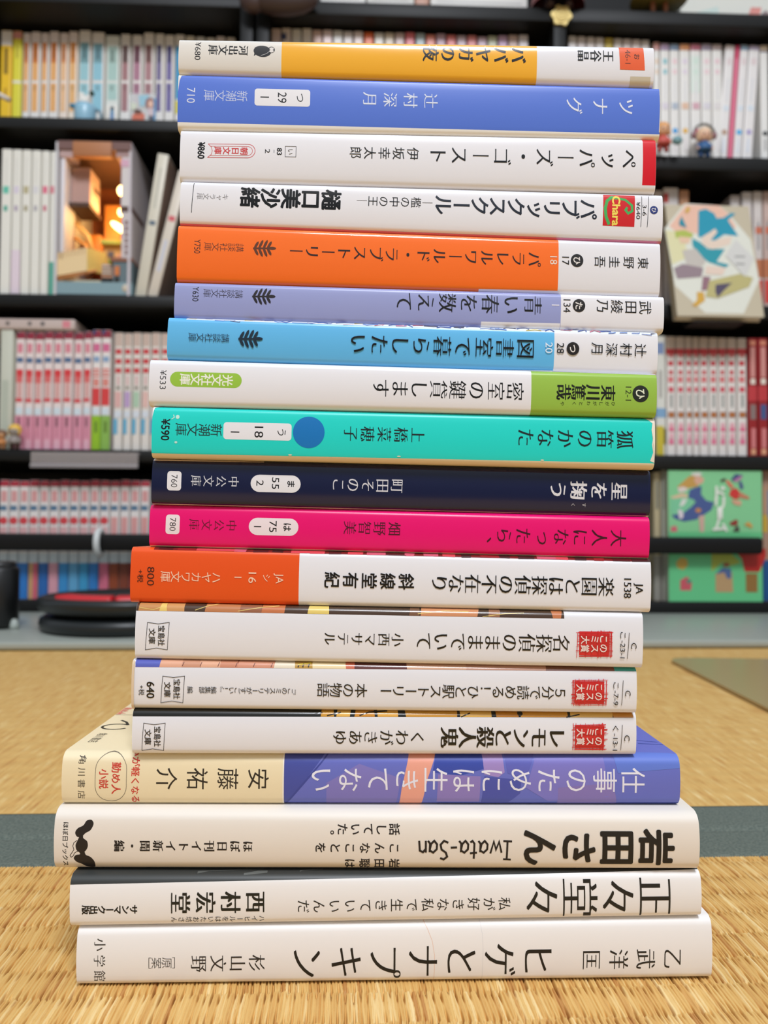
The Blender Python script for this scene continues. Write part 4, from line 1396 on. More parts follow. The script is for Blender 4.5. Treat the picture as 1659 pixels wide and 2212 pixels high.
# spine corners in the picture: upper left, upper right, lower left, lower right (used to carry the print's measured positions onto the spine)
CORN = [((387, 82.5), (1411, 98), (387, 158.5), (1411, 188)), ((385, 158.5), (1424, 189), (385, 279), (1424, 299.5)), ((391, 279), (1416, 299.5), (389, 390), (1414, 416)),
        ((391.5, 390.5), (1430, 420), (389, 484.5), (1429, 523)), ((385, 485), (1425.5, 526), (382, 608), (1424, 639)), ((378, 609.4), (1434, 642.5), (376, 686), (1433, 716)),
        ((364, 684.7), (1420, 718), (361, 775), (1419, 809)), ((324, 775.5), (1418, 809), (322, 876.6), (1417, 899.5)), ((330, 876.6), (1413, 904), (328, 988), (1414, 1013)),
        ((330, 989), (1404, 1017), (328, 1088), (1403, 1115)), ((325, 1090), (1402, 1118.6), (323, 1181), (1402, 1209)), ((285, 1181), (1405, 1209), (281, 1301), (1405, 1323)),
        ((295, 1303), (1388, 1324), (292, 1423.5), (1387, 1443.4)), ((286, 1423.5), (1375, 1443), (285, 1531), (1374, 1540)), ((287.5, 1532), (1374, 1541), (285, 1629), (1373, 1629)),
        ((140, 1626), (1466, 1635), (136, 1739), (1466, 1740)), ((120, 1745), (1510, 1757), (117, 1878), (1509, 1878)), ((155, 1893), (1511, 1886), (153, 2005), (1512, 1980)),
        ((170, 2005), (1535, 1981), (166, 2131), (1535, 2116))]
# keep neighbours just clear of each other
TL, TR_ = [], []
for i, q in enumerate(FIT):
    tl, tr = q[5] + q[6], q[5] - q[6]
    if i > 0:
        up = FIT[i - 1]
        for s in (-1, 1):
            hx = q[7] / 2 * s
            under = up[4] + math.tan(R(up[3])) * (q[0] + hx - up[0])
            room = under - (q[4] + math.tan(R(q[3])) * hx) - 0.04
            if s < 0:
                tl = min(tl, room)
            else:
                tr = min(tr, room)
    TL.append(tl)
    TR_.append(tr)

ROTATED = set('ー―『』「」［］（）-～…')
SMALL = set('ッャュョァィゥェォっゃゅょ')
PUNCT = set('、。')


class Book:
    def __init__(self, i, depth, rough=0.3, bulge=0.7, rad=1.7, coat=0.0):
        xc, Z, yaw, tilt, H, t, wdg, L = FIT[i]
        self.i, self.L, self.D = i, L, depth
        self.tl, self.tr = TL[i], TR_[i]
        self.t = (self.tl + self.tr) / 2
        self.wd = (self.tl - self.tr) / 2
        self.rough, self.bulge, self.rad, self.coat = rough, bulge, rad, coat
        (self.xtl, self.ytl), (self.xtr, self.ytr), (self.xbl, self.ybl), (self.xbr, self.ybr) = CORN[i]
        self.xl, self.xr = (self.xtl + self.xbl) / 2, (self.xtr + self.xbr) / 2
        self.sx = L / (self.xr - self.xl)
        self.loc = (xc * MM, Z * MM, H * MM)
        self.rot = (0, -R(tilt), R(yaw))
        self.breaks = sorted(set([0.0, self.t] + [self.rad * f for f in (.08, .25, .5, .75, 1)] + [self.t - self.rad * f for f in (.08, .25, .5, .75, 1)] +
                                 [self.rad + (self.t - 2 * self.rad) * k / 8 for k in range(1, 8)]))
        self.ops = []
        self.base_m = None
        self.layer = 0

    # -------- measured print positions
    def pt(self, x, y):
        s = (x - self.xl) / (self.xr - self.xl)
        yt = self.ytl + (self.ytr - self.ytl) * s
        yb = self.ybl + (self.ybr - self.ybl) * s
        return (s - 0.5) * self.L, (yb - y) / (yb - yt) * self.t

    def sv(self, x):
        s = (x - self.xl) / (self.xr - self.xl)
        return self.t / ((self.ybl + (self.ybr - self.ybl) * s) - (self.ytl + (self.ytr - self.ytl) * s))

    def top_pt(self, x, y):
        hz = (self.loc[2] + self.t * MM)
        p = at_height(x, y, hz) - Vector((self.loc[0], self.loc[1], hz))
        c, s = math.cos(self.rot[2]), math.sin(self.rot[2])
        u, d = c * p.x + s * p.y, -s * p.x + c * p.y
        return u / MM, self.t + d / MM - self.rad

    # -------- section of the cover: v runs up the spine (0..t), past t over the top board, below 0 under the bottom board
    def front(self, z):
        t, r = self.t, self.rad
        e = min(z, t - z)
        y = -self.bulge * (1 - (2 * z / t - 1) ** 2)
        if e < r:
            y += r - math.sqrt(max(0, r * r - (r - e) ** 2))
        return y

    def sec(self, v, off=0.0):
        t = self.t
        if v > t:
            y, z, ny, nz = self.rad + (v - t), t, 0, 1
        elif v < 0:
            y, z, ny, nz = self.rad - v, 0, 0, -1
        else:
            y, z = self.front(v), v
            h = 0.02
            a, b = max(0, v - h), min(t, v + h)
            dy = (self.front(b) - self.front(a)) / (b - a)
            n = math.hypot(1, dy)
            ny, nz = -1 / n, dy / n
        return y + ny * off, z + nz * off

    def world(self, u, v, off=0.0):
        y, z = self.sec(v, off)
        z *= 1 - self.wd / self.t * (2 * u / self.L)
        return (u * MM, y * MM, z * MM)

    # -------- flat shapes in (u, v) millimetres
    def shape(self, verts, faces, color, zq=None):
        self.layer += 1
        lim = self.L / 2 - .02
        verts = [(max(-lim, min(lim, x)), y) for x, y in verts]
        self.ops.append((verts, faces, color, self.layer, zq or [0] * len(verts)))

    def poly_mm(self, pts, color):
        tri = tessellate_polygon([[Vector((x, y, 0)) for x, y in pts]])
        self.shape(pts, [list(t) for t in tri], color)

    def poly(self, pts, color):
        self.poly_mm([self.pt(*p) for p in pts], color)

    def oval(self, xc, yc, rx, ry, color, rot=0.0):
        u, v = self.pt(xc, yc)
        a, b = rx * self.sx, ry * self.sv(xc)
        self.poly_mm([(u + a * math.cos(t) * math.cos(rot) - b * math.sin(t) * math.sin(rot), v - a * math.cos(t) * math.sin(rot) - b * math.sin(t) * math.cos(rot)) for t in [2 * math.pi * k / 40 for k in range(40)]], color)

    def rrect_pts(self, x0, y0, x1, y1, rad):
        xm = (x0 + x1) / 2
        um, vm = self.pt(xm, (y0 + y1) / 2)
        w, h = (x1 - x0) / 2 * self.sx, (y1 - y0) / 2 * self.sv(xm)
        r = min(rad * self.sx, w, h)
        sl = self.slope()
        out = []
        for cx, cy, a0 in ((w - r, h - r, 0), (-w + r, h - r, 90), (-w + r, -h + r, 180), (w - r, -h + r, 270)):
            for k in range(7 if r > 0 else 1):
                a = R(a0 + 15 * k)
                out.append((um + cx + r * math.cos(a), vm + cy + r * math.sin(a)))
        return out

    def slope(self):
        return 0

    def rect(self, x0, y0, x1, y1, color, rad=0):
        self.poly_mm(self.rrect_pts(x0, y0, x1, y1, rad), color)

    def line_mm(self, pts, w, color, closed=False):
        n = len(pts)
        vs, fs = [], []
        for k in range(n):
            p = Vector(pts[k])
            a = Vector(pts[(k - 1) % n] if closed or k > 0 else pts[k])
            b = Vector(pts[(k + 1) % n] if closed or k < n - 1 else pts[k])
            d1 = (p - a).normalized() if (p - a).length else (b - p).normalized()
            d2 = (b - p).normalized() if (b - p).length else d1
            m_ = (d1 + d2)
            m_ = m_.normalized() if m_.length > 1e-6 else d1
            nrm = Vector((-m_.y, m_.x))
            k_ = 1 / max(0.4, abs(m_.dot(d1)))
            vs += [tuple(p + nrm * w / 2 * k_), tuple(p - nrm * w / 2 * k_)]
        for k in range(n if closed else n - 1):
            j = (k + 1) % n
            fs.append([2 * k, 2 * k + 1, 2 * j + 1, 2 * j])
        self.shape(vs, fs, color)

    def line(self, pts, wpx, color, closed=False):
        self.line_mm([self.pt(*p) for p in pts], wpx * self.sx, color, closed)

    def outline(self, x0, y0, x1, y1, rad, wpx, color):
        self.line_mm(self.rrect_pts(x0, y0, x1, y1, rad), wpx * self.sx, color, True)

    # -------- lettering
    def V(self, text, xR, xL, yc, size, color=INK, style='g', step=None):
        """upright writing that runs from xR to xL; size is the height of a letter across the spine"""
        xm = (xR + xL) / 2
        u0, v0 = self.pt(xm, yc)
        n = len(text)
        pitch = (xR - xL) / n if step is None else step
        emx, emy = min(pitch, size) * self.sx / 0.93, size * self.sv(xm) / 0.93
        vs, fs, zq = [], [], []
        for k, ch in enumerate(text):
            if ch in ' 　':
                continue
            # letters fill the run from edge to edge
            if n > 1:
                half = min(pitch, size) / 2
                cx = xR - half - (xR - xL - 2 * half) * k / (n - 1)
            else:
                cx = xm
            uc = u0 + (cx - xm) * self.sx
            gv, gf = glyphs(ch, style)
            zq += _GQ.get((ch, style), [0] * len(gv))
            k0 = len(vs)
            for gx_, gy_ in gv:
                a, b = gx_ - 0.5, gy_ - 0.38
                if ch in ROTATED:
                    vs.append((uc - a * emx, v0 - b * emy))
                else:
                    if ch in SMALL:
                        a, b = a + .10, b + .10
                    if ch in PUNCT:
                        a, b = a + .58, b + .52
                    vs.append((uc + b * emx, v0 - a * emy))
            fs += [[q + k0 for q in f] for f in gf]
        self.shape(vs, fs, color, zq)

    def H(self, text, xc, y0, y1, em, color=INK, style='g'):
        """writing across the spine, running down from y0 to y1; em is letter size along the spine"""
        gv, gf = glyphs(text, style)
        ax, bx = min(p[0] for p in gv), max(p[0] for p in gv)
        ay, by = min(p[1] for p in gv), max(p[1] for p in gv)
        u0, v0 = self.pt(xc, (y0 + y1) / 2)
        e = em * self.sx
        k = e if text == '1' else (y1 - y0) * self.sv(xc) / (bx - ax)
        self.shape([(u0 + (b - (ay + by) / 2) * e, v0 - (a - (ax + bx) / 2) * k) for a, b in gv], gf, color, _GQ.get((text, style)))

    def Rr(self, text, xR, xL, yc, h, color=INK, style='g'):
        """writing turned half round: starts at xR, runs to xL"""
        gv, gf = glyphs(text, style)
        ax, bx = min(p[0] for p in gv), max(p[0] for p in gv)
        ay, by = min(p[1] for p in gv), max(p[1] for p in gv)
        u0, v0 = self.pt((xR + xL) / 2, yc)
        kx, ky = (xR - xL) * self.sx / (bx - ax), h * self.sv((xR + xL) / 2) / (by - ay)
        self.shape([(u0 - (a - (ax + bx) / 2) * kx, v0 - (b - (ay + by) / 2) * ky) for a, b in gv], gf, color)

    def Ht(self, text, x, y, length, em, color=INK, style='g'):
        """as H but on the top board, sizes in mm"""
        gv, gf = glyphs(text, style)
        ax, bx = min(p[0] for p in gv), max(p[0] for p in gv)
        ay, by = min(p[1] for p in gv), max(p[1] for p in gv)
        u0, v0 = self.top_pt(x, y)
        k = length / (bx - ax)
        self.shape([(u0 + (b - (ay + by) / 2) * em, v0 - (a - (ax + bx) / 2) * k) for a, b in gv], gf, color, _GQ.get((text, style)))

    def strip(self, x0, x1, y0, y1, color, over=9.0):
        """colour that wraps from the upper edge of the spine onto the top board; y0,y1: its lower limit at x0 and x1"""
        a, b = self.pt(x0, y0), self.pt(x1, y1)
        self.poly_mm([a, b, (b[0], self.t + over), (a[0], self.t + over)], color)

    def under(self, x0, x1, y0, y1, color, over=9.0):
        a, b = self.pt(x0, y0), self.pt(x1, y1)
        self.poly_mm([a, b, (b[0], -over), (a[0], -over)], color)

    # -------- meshes
    def path(self, off=0.0, back=0.0):
        d = self.D - self.rad - back
        vv = [-d] + self.breaks + [self.t + d]
        return [(v,) + self.sec(v, off) for v in vv]

    def shell(self, u0, u1, cuts, th, off, inner=(232, 224, 208), back=0.0):
        """cover paper from u0 to u1; cuts: [(u_end, colour)]"""
        out_p, in_p = self.path(off, back), self.path(off - th, back)
        us, cs = [u0], []
        for ue, c in cuts:
            a = us[-1]
            k = max(1, int((ue - a) / 30))
            for j in range(1, k + 1):
                us.append(a + (ue - a) * j / k)
                cs.append(c)
        n = len(out_p)

        def P(u, q):
            y, z = q[1], q[2] * (1 - self.wd / self.t * (2 * u / self.L))
            return (u * MM, y * MM, z * MM)
        m = MB()
        for j in range(len(us) - 1):
            mt = mat(cs[j], self.rough, .4, coat=self.coat)
            vs = [P(us[j], q) for q in out_p] + [P(us[j + 1], q) for q in out_p]
            m.add(vs, [[k, n + k, n + k + 1, k + 1] for k in range(n - 1)], mt, True)
        pm = mat(inner, .6)
        vs = [P(u0, q) for q in in_p] + [P(u1, q) for q in in_p]
        m.add(vs, [[k, k + 1, n + k + 1, n + k] for k in range(n - 1)], pm, True)
        for u in (u0, u1):
            vs = [P(u, q) for q in out_p] + [P(u, q) for q in in_p]
            m.add(vs, [[k, k + 1, n + k + 1, n + k] for k in range(n - 1)], pm)
        for k in (0, n - 1):
            vs = [P(u0, out_p[k]), P(u1, out_p[k]), P(u1, in_p[k]), P(u0, in_p[k])]
            m.add(vs, [[0, 1, 2, 3]], pm)
        return m

    def prints(self, m, off):
        """lay every recorded shape onto the cover"""
        for verts, faces, color, layer, zq in self.ops:
            b = bmesh.new()
            bv = [b.verts.new((x, y, q * .0012)) for (x, y), q in zip(verts, zq)]
            for f in faces:
                try:
                    b.faces.new([bv[k] for k in f])
                except ValueError:
                    pass
            lo, hi = min(y for x, y in verts), max(y for x, y in verts)
            for br in self.breaks:
                if lo < br < hi:
                    bmesh.ops.bisect_plane(b, geom=b.verts[:] + b.edges[:] + b.faces[:], dist=1e-6, plane_co=(0, br, 0), plane_no=(0, 1, 0))
            b.normal_update()
            for f in b.faces:
                if f.normal.z < 0:
                    f.normal_flip()
            b.verts.index_update()
            o = off + 0.006 + 0.004 * layer
            vs = [self.world(v.co.x, v.co.y, o + v.co.z) for v in b.verts]
            fs = [[v.index for v in f.verts] for f in b.faces]
            b.free()
            m.add(vs, fs, mat(color, self.rough + .04, .4, coat=self.coat), len(verts) < 60)
        self.ops = []

    def build(self, label, segs, name='paperback_book', group=None, pages=(228, 214, 184), finish=True):
        """segs: [(x_end in the picture, colour)] from left to right"""
        root = tag(empty(name, self.loc, self.rot), label, 'book', group)
        self.root = root
        cuts = []
        for xe, c in segs:
            cuts.append((self.L / 2 if xe is None else self.pt(xe, self.ytl)[0], c))
        m = self.shell(-self.L / 2, self.L / 2, cuts, 0.32, 0.0)
        self.prints(m, 0.0)
        o = m.build('cover', root, recalc=False)
        # page block
        e = 0.45
        y0, y1 = self.rad + .5, self.D - 1.0
        vs = []
        for u in (-self.L / 2 + e, self.L / 2 - e):
            k = 1 - self.wd / self.t * (2 * u / self.L)
            for y, z in ((y0, .36), (y1, .36), (y1, self.t - .36), (y0, self.t - .36)):
                vs.append((u * MM, y * MM, z * k * MM))
        MB().add(vs, [[0, 1, 2, 3], [4, 5, 6, 7], [0, 1, 5, 4], [1, 2, 6, 5], [2, 3, 7, 6], [3, 0, 4, 7]], page_material(pages)).build('page_block', root)
        return root


_PM = {}


def page_material(rgb):
    if rgb in _PM:
        return _PM[rgb]
    m = bpy.data.materials.new('page_edges')
    m.use_nodes = True
    nt = m.node_tree
    b = nt.nodes['Principled BSDF']
    b.inputs['Roughness'].default_value = .8
    tc = nt.nodes.new('ShaderNodeTexCoord')
    mp = nt.nodes.new('ShaderNodeMapping')
    mp.inputs['Scale'].default_value = (6, 6, 6000)
    nz = nt.nodes.new('ShaderNodeTexNoise')
    nz.inputs['Scale'].default_value = 1
    rp = nt.nodes.new('ShaderNodeValToRGB')
    rp.color_ramp.elements[0].color = (lin(rgb[0] - 26), lin(rgb[1] - 28), lin(rgb[2] - 30), 1)
    rp.color_ramp.elements[1].color = (lin(rgb[0]), lin(rgb[1]), lin(rgb[2]), 1)
    rp.color_ramp.elements[0].position = .3
    rp.color_ramp.elements[1].position = .6
    nt.links.new(tc.outputs['Object'], mp.inputs[0])
    nt.links.new(mp.outputs[0], nz.inputs['Vector'])
    nt.links.new(nz.outputs[0], rp.inputs[0])
    nt.links.new(rp.outputs[0], b.inputs['Base Color'])
    _PM[rgb] = m
    return m


PW = (231, 231, 236)       # coated white paper
CREAM = (236, 222, 196)
G = 'books stacked on the tatami'


def leaf(b, x0, x1, y0, y1, color):
    """the leaf mark: a stem with lobes pointing to the right"""
    w, h = x1 - x0, y1 - y0
    yc = (y0 + y1) / 2
    b.poly([(x0, yc - h * .06), (x1 - w * .15, yc - h * .05), (x1 - w * .15, yc + h * .05), (x0, yc + h * .06)], color)
    b.oval(x1 - w * .15, yc, w * .17, h * .10, color)
    for k, (px_, sp) in enumerate(((.06, .40), (.26, .48), (.46, .48), (.64, .40))):
        for s in (-1, 1):
            ax, ay = x0 + w * px_, yc
            bx_, by_ = x0 + w * (px_ + .16), yc + s * h * sp
            n = 9
            L1, L2 = [], []
            dx, dy = bx_ - ax, by_ - ay
            ln_ = math.hypot(dx, dy)
            nx, ny = -dy / ln_, dx / ln_
            for q in range(n):
                f = q / (n - 1)
                wv = h * (.022 + .058 * math.sin(math.pi * min(1, f * .62 + .18))) * (1 if f < .95 else .55)
                L1.append((ax + dx * f + nx * wv, ay + dy * f + ny * wv))
                L2.append((ax + dx * f - nx * wv, ay + dy * f - ny * wv))
            b.poly(L1 + [(bx_ + dx * .08, by_ + dy * .08)] + L2[::-1], color)


def badge(b, xc, yc, r, ch, back=(34, 30, 28), fore=(236, 232, 228)):
    b.oval(xc, yc, r, r, back)
    b.V(ch, xc + r * .62, xc - r * .62, yc, r * 1.24, fore, 'b')


def flag(b, x0, x1, y0, y1, tx1, tx2):
    w, h = x1 - x0, y1 - y0
    c = (50, 46, 44)
    b.line([(x0 + w * .07, y0), (x0 + w * .53, y0 + h * .055), (x1, y0), (x1 - w * .06, y1), (x0 + w * .47, y1 - h * .065), (x0, y1)], 1.1, c, True)
    b.H('宝島社', tx1, y0 + h * .12, y1 - h * .15, 15.5, c, 'b')
    b.H('文庫', tx2, y0 + h * .22, y1 - h * .22, 15.5, c, 'b')


def stamp(b, x0, x1, y0, y1, seed):
    rnd = random.Random(seed)
    red = (214, 40, 44)
    w, h = x1 - x0, y1 - y0
    b.rect(x0 + w * .09, y0 + h * .10, x1 - w * .11, y1 - h * .10, red, 1.5)
    for k in range(46):
        f = rnd.random()
        if k % 2:
            yy = y0 + h * (.02 + .96 * f)
            b.line([(x0 + w * rnd.random() * .1, yy), (x1 - w * rnd.random() * .12, yy + rnd.uniform(-1.5, 1.5))], rnd.uniform(.6, 1.5), red)
        else:
            xx = x0 + w * (.03 + f * .93)
            b.line([(xx, y0 + h * rnd.random() * .1), (xx + rnd.uniform(-1.5, 1.5), y1 - h * rnd.random() * .1)], rnd.uniform(.6, 1.5), red)
    for k, s in ((.24, '大賞'), (.50, 'ミス'), (.73, 'この')):
        b.H(s, x0 + w * k, y0 + h * .20, y1 - h * .22, 19.5, (240, 222, 216), 'b')


def scribble(b, xR, xL, yc, h, color):
    """brush-written romaji, turned half round"""
    A = [[(.46, .52), (.28, .62), (.08, .44), (.06, .18), (.22, 0), (.40, .16), (.48, .5)], [(.48, .6), (.46, .14), (.58, .0)]]
    L = [(.62, [[(.08, 1), (.52, .98)], [(.32, 1), (.28, 0)], [(.02, .02), (.52, 0)]]),
         (.74, [[(0, .62), (.14, .04), (.32, .46), (.44, .03), (.64, .66)]]), (.64, A), (.46, [[(.20, .95), (.17, .14), (.28, .0), (.40, .08)], [(.02, .62), (.42, .66)]]), (.66, A),
         (.50, [[(.04, .34), (.40, .36)]]), (.62, [[(.50, .92), (.30, 1.0), (.10, .84), (.18, .62), (.42, .46), (.48, .2), (.28, .0), (.04, .1)]]), (.64, A),
         (.62, [[(.06, .62), (.06, 0)], [(.06, .42), (.22, .6), (.40, .52), (.44, 0)]])]
    tot = sum(a for a, _ in L)
    u0, v0 = b.pt((xR + xL) / 2, yc)
    kx, ky = (xR - xL) * b.sx / tot, h * b.sv((xR + xL) / 2)
    x = 0
    for adv, strokes in L:
        for st in strokes:
            b.line_mm([(u0 - (x + p - tot / 2) * kx, v0 - (q - .45) * ky) for p, q in st], .105 * ky, color)
        x += adv


# 1 --- white / yellow / white, topmost
b = Book(0, 105, .18, coat=.6)
b.H('¥680', 428, 93, 132, 18, INK, 'm')
b.V('河出文庫', 536, 450, 111, 21, INK, 'mb')
b.oval(566, 113.5, 19, 12.5, (40, 40, 42), .12)
b.poly([(549, 104), (556, 106), (556, 118), (548, 124), (549, 117), (555, 112)], (40, 40, 42))
b.oval(585, 110.5, 7.5, 7, (40, 40, 42))
b.oval(585.5, 108, 4.6, 3, (226, 222, 218))
b.oval(585.5, 113.5, 4.6, 3, (226, 222, 218))
b.line([(563, 123), (575, 119), (582, 113)], .9, (200, 200, 200))
b.V('ババヤガの夜', 1134, 910, 119, 35, INK, 'mb')
b.V('王谷晶', 1324, 1245, 123, 25, INK, 'mb')
b.poly([(1335, 101), (1388, 102.5), (1391, 155), (1337, 153)], (232, 96, 44))
b.H('46-1', 1354, 109, 141, 17, (110, 50, 26))
b.V('お', 1380, 1367, 125, 13, (90, 40, 22), 'b')
b.rect(1360, 168, 1404, 187, (206, 196, 172))
b.build('white paperback with a wide yellow band, topmost of the tall stack', [(607, (226, 222, 214)), (1157, (244, 178, 32)), (None, PW)], group=G)

# 2 --- periwinkle blue
b = Book(1, 105, .34, bulge=.5, rad=1.3)
b.under(383, 1426, 264.5, 290, (236, 232, 222))
b.H('710', 413, 191, 224, 25, (216, 222, 240))
b.V('新潮文庫', 534, 440, 208.5, 24, (206, 214, 238), 't')
b.rect(549, 194, 668, 231, PW, 6)
b.H('1', 570.6, 208, 215, 27, INK)
b.H('29', 608, 201, 224, 27, INK)
b.V('つ', 657, 637, 213, 20, INK)
b.V('辻村深月', 943, 781, 218, 31, (214, 222, 240), 'm')
b.V('ツナグ', 1369, 1220, 231, 36, (226, 230, 244), 'm')
b.poly([(384, 158), (420, 158), (392, 163), (388, 175), (384, 200)], (226, 224, 220))
b.line([(1425, 192), (1426, 230), (1424, 286)], 3, (230, 228, 224))
b.build('periwinkle blue paperback with white title, second from the top of the stack', [(None, (84, 118, 214))], group=G)

# 3 --- white with a red end
b = Book(2, 105, .26)
b.poly([(1387, 290), (1418, 290), (1418, 401), (1386, 400)], (214, 16, 34))
b.H('¥860', 435.6, 309, 345, 20, INK, 'bb')
RL = (206, 52, 56)
b.line([(450, 313), (535, 314)] + [(535 + 15.5 * math.sin(t), 328.5 - 14.5 * math.cos(t)) for t in [R(15 * k) for k in range(13)]] + [(535, 343), (449, 342)], 1.2, RL)
b.line([(455, 318), (533, 318.5)] + [(533 + 12 * math.sin(t), 328.5 - 10 * math.cos(t)) for t in [R(15 * k) for k in range(13)]] + [(533, 338.5), (455, 338)], .9, RL)
b.line([(450, 313), (457, 320), (459, 328), (457, 336), (449, 342)], 1.0, RL)
b.V('朝日文庫', 535, 463, 328, 16, RL, 'b')
b.H('2', 577, 324, 333, 15, INK)
b.line([(591, 326), (591, 332)], 1, INK)
b.H('83', 602.5, 322, 337, 15, INK, 'b')
b.outline(615, 318.5, 638, 341, 0, 1, (70, 66, 64))
b.V('い', 634, 619, 330, 13, INK, 't')
b.V('伊坂幸太郎', 902, 753, 333, 26, INK)
b.V('ペッパーズ・ゴースト', 1376, 924, 341, 39, INK, 'm')
b.build('white paperback with a red band at its right end, third from the top', [(None, PW)], group=G)

# 4 --- white with the red and green square
b = Book(3, 105, .24)
b.line([(418, 396), (415, 460)], 1.3, INK)
b.V('キャラ文庫', 493, 425, 427, 13.5, (90, 86, 86), 't')
b.V('樋口美沙緒', 733, 518.5, 431, 41, INK, 'bb')
b.line([(767, 435), (789, 435.6)], 1, INK)
b.V('檻の中の王', 905.5, 791, 438, 22, INK)
b.line([(908, 440), (930, 440.6)], 1, INK)
b.V('パブリックスクール', 1287, 934, 449, 41, (34, 40, 52), 'b')
b.poly([(1300, 422), (1369, 424), (1368, 491), (1299, 488)], (206, 34, 38))
arc = [(1345 + 23 * math.cos(t), 458 + 34 * math.sin(t)) for t in [R(a) for a in range(-60, -300, -12)]]
b.line([(1313, 486), (1306, 470), (1304, 452), (1308, 436), (1318, 428), (1330, 430)], 6.5, (70, 176, 92))
b.line([(1330, 430), (1348, 434), (1362, 446), (1363, 458), (1354, 463), (1348, 456), (1352, 450)], 5, (70, 176, 92))
b.H('Chara', 1328, 425, 489, 24, (240, 222, 96), 'bb')
b.H('¥640', 1376, 438, 475, 12, INK)
b.line([(1384, 426), (1382, 491)], 1, INK)
b.H('3-6', 1389.5, 445, 468, 12, INK)
b.line([(1399, 426), (1396, 492)], 1, INK)
badge(b, 1410, 456, 8.6, 'ひ', (44, 58, 124))
b.under(388, 1430, 480, 519, (206, 120, 150), 4)
b.build('white paperback with a red and green square mark, fourth from the top', [(None, PW)], group=G)

# 5 --- orange
OR = (250, 112, 14)
b = Book(4, 105, .18, coat=.6)
b.poly([(1032, 622), (1203, 626), (1203, 645), (1032, 640)], PW)
b.H('Y750', 426, 519, 549, 19, (60, 30, 14), 'g')
b.V('講談社文庫', 525, 440, 536, 18, (70, 36, 20), 't')
leaf(b, 545, 593, 521, 556, (96, 50, 22))
b.V('パラレルワールド・ラブストーリー', 1166, 622, 553, 31, (40, 22, 14), 'm')
b.H('18', 1192, 556, 573, 22, (236, 222, 206), 'g')
b.H('17', 1218, 557, 574, 22, INK)
badge(b, 1243, 565, 13.6, 'ひ')
b.V('東野圭吾', 1399, 1281, 569, 24, INK)
b.build('orange paperback with a white right end, fifth from the top', [(1203, OR), (None, PW)], group=G)

# 6 --- lavender, thin
b = Book(5, 105, .34, bulge=.5, rad=1.4)
b.poly([(1037, 694), (1208, 698), (1208, 715), (1036, 712)], PW)
b.H('Y630', 422, 621, 652, 19, INK)
b.V('講談社文庫', 523, 438, 636, 18, (50, 46, 60), 't')
leaf(b, 543, 592, 625, 659, (36, 32, 36))
b.V('青い春を数えて', 1168, 851, 657, 39, INK, 'm')
b.H('1', 1197, 658, 664, 24, (226, 226, 240))
b.H('134', 1222, 649, 676, 22, INK)
badge(b, 1248, 662, 13.6, 'た')
b.V('武田綾乃', 1406, 1286, 665, 27, INK)
b.build('thin lavender paperback with a white right end under the orange one', [(1209, (150, 158, 208)), (None, PW)], group=G)

# 7 --- sky blue
b = Book(6, 105, .26)
rnd = random.Random(4)
b.strip(400, 1425, 691, 728, (226, 230, 236))
for k in range(46):
    x = 410 + k * 22 + rnd.uniform(-8, 8)
    y = 687 + (x - 380) * .0335 + rnd.uniform(-1, 4)
    c = rnd.choice([(64, 96, 170), (64, 96, 170), (90, 130, 200), (214, 190, 70), (60, 60, 90), (200, 120, 140)])
    b.line([(x, y), (x + rnd.uniform(6, 22), y - rnd.uniform(-3, 5)), (x + rnd.uniform(16, 34), y + rnd.uniform(-3, 3))], rnd.uniform(1, 2.6), c)
b.poly([(1020, 795), (1193, 798), (1193, 812), (1020, 808)], PW)
b.V('講談社文庫', 494.6, 407, 731, 18, (34, 44, 60), 't')
leaf(b, 514, 565, 715, 752, (28, 44, 60))
b.V('図書室で暮らしたい', 1152, 751, 749, 40, INK, 'm')
b.H('20', 1182, 742, 764, 22, (226, 236, 244))
b.H('28', 1207, 743, 765, 22, INK)
badge(b, 1234, 755, 13.6, 'つ')
b.V('辻村深月', 1394, 1274, 757, 26, INK)
b.build('sky blue paperback with a white right end, seventh from the top', [(1194, (98, 184, 236)), (None, PW)], group=G)

# 8 --- white and green
b = Book(7, 105, .30)
b.H('¥533', 353, 801, 842, 19, INK, 't')
b.rect(368, 806, 522, 838, (152, 196, 66), 30)
b.V('光文社文庫', 503, 389, 822, 24, (240, 240, 230), 'b')
b.V('密室の鍵貸します', 1130, 803, 843, 38, INK, 'm')
b.V('東川篤哉', 1328, 1200, 849, 32, (20, 24, 14), 'mb')
b.V('ひがしがわ', 1328, 1266, 872, 8.5, (30, 34, 20))
b.V('とく', 1258, 1235, 872, 8.5, (30, 34, 20))
b.V('や', 1218, 1209, 872, 8.5, (30, 34, 20))
b.H('12-1', 1356, 837, 866, 18, (34, 38, 24), 't')
badge(b, 1382, 852, 17.5, 'ひ', (34, 38, 30), (226, 232, 206))
b.strip(1143, 1420, 802, 811.5, PW)
b.build('white paperback with a green right end above the turquoise one', [(1146, PW), (None, (150, 190, 72))], group=G)

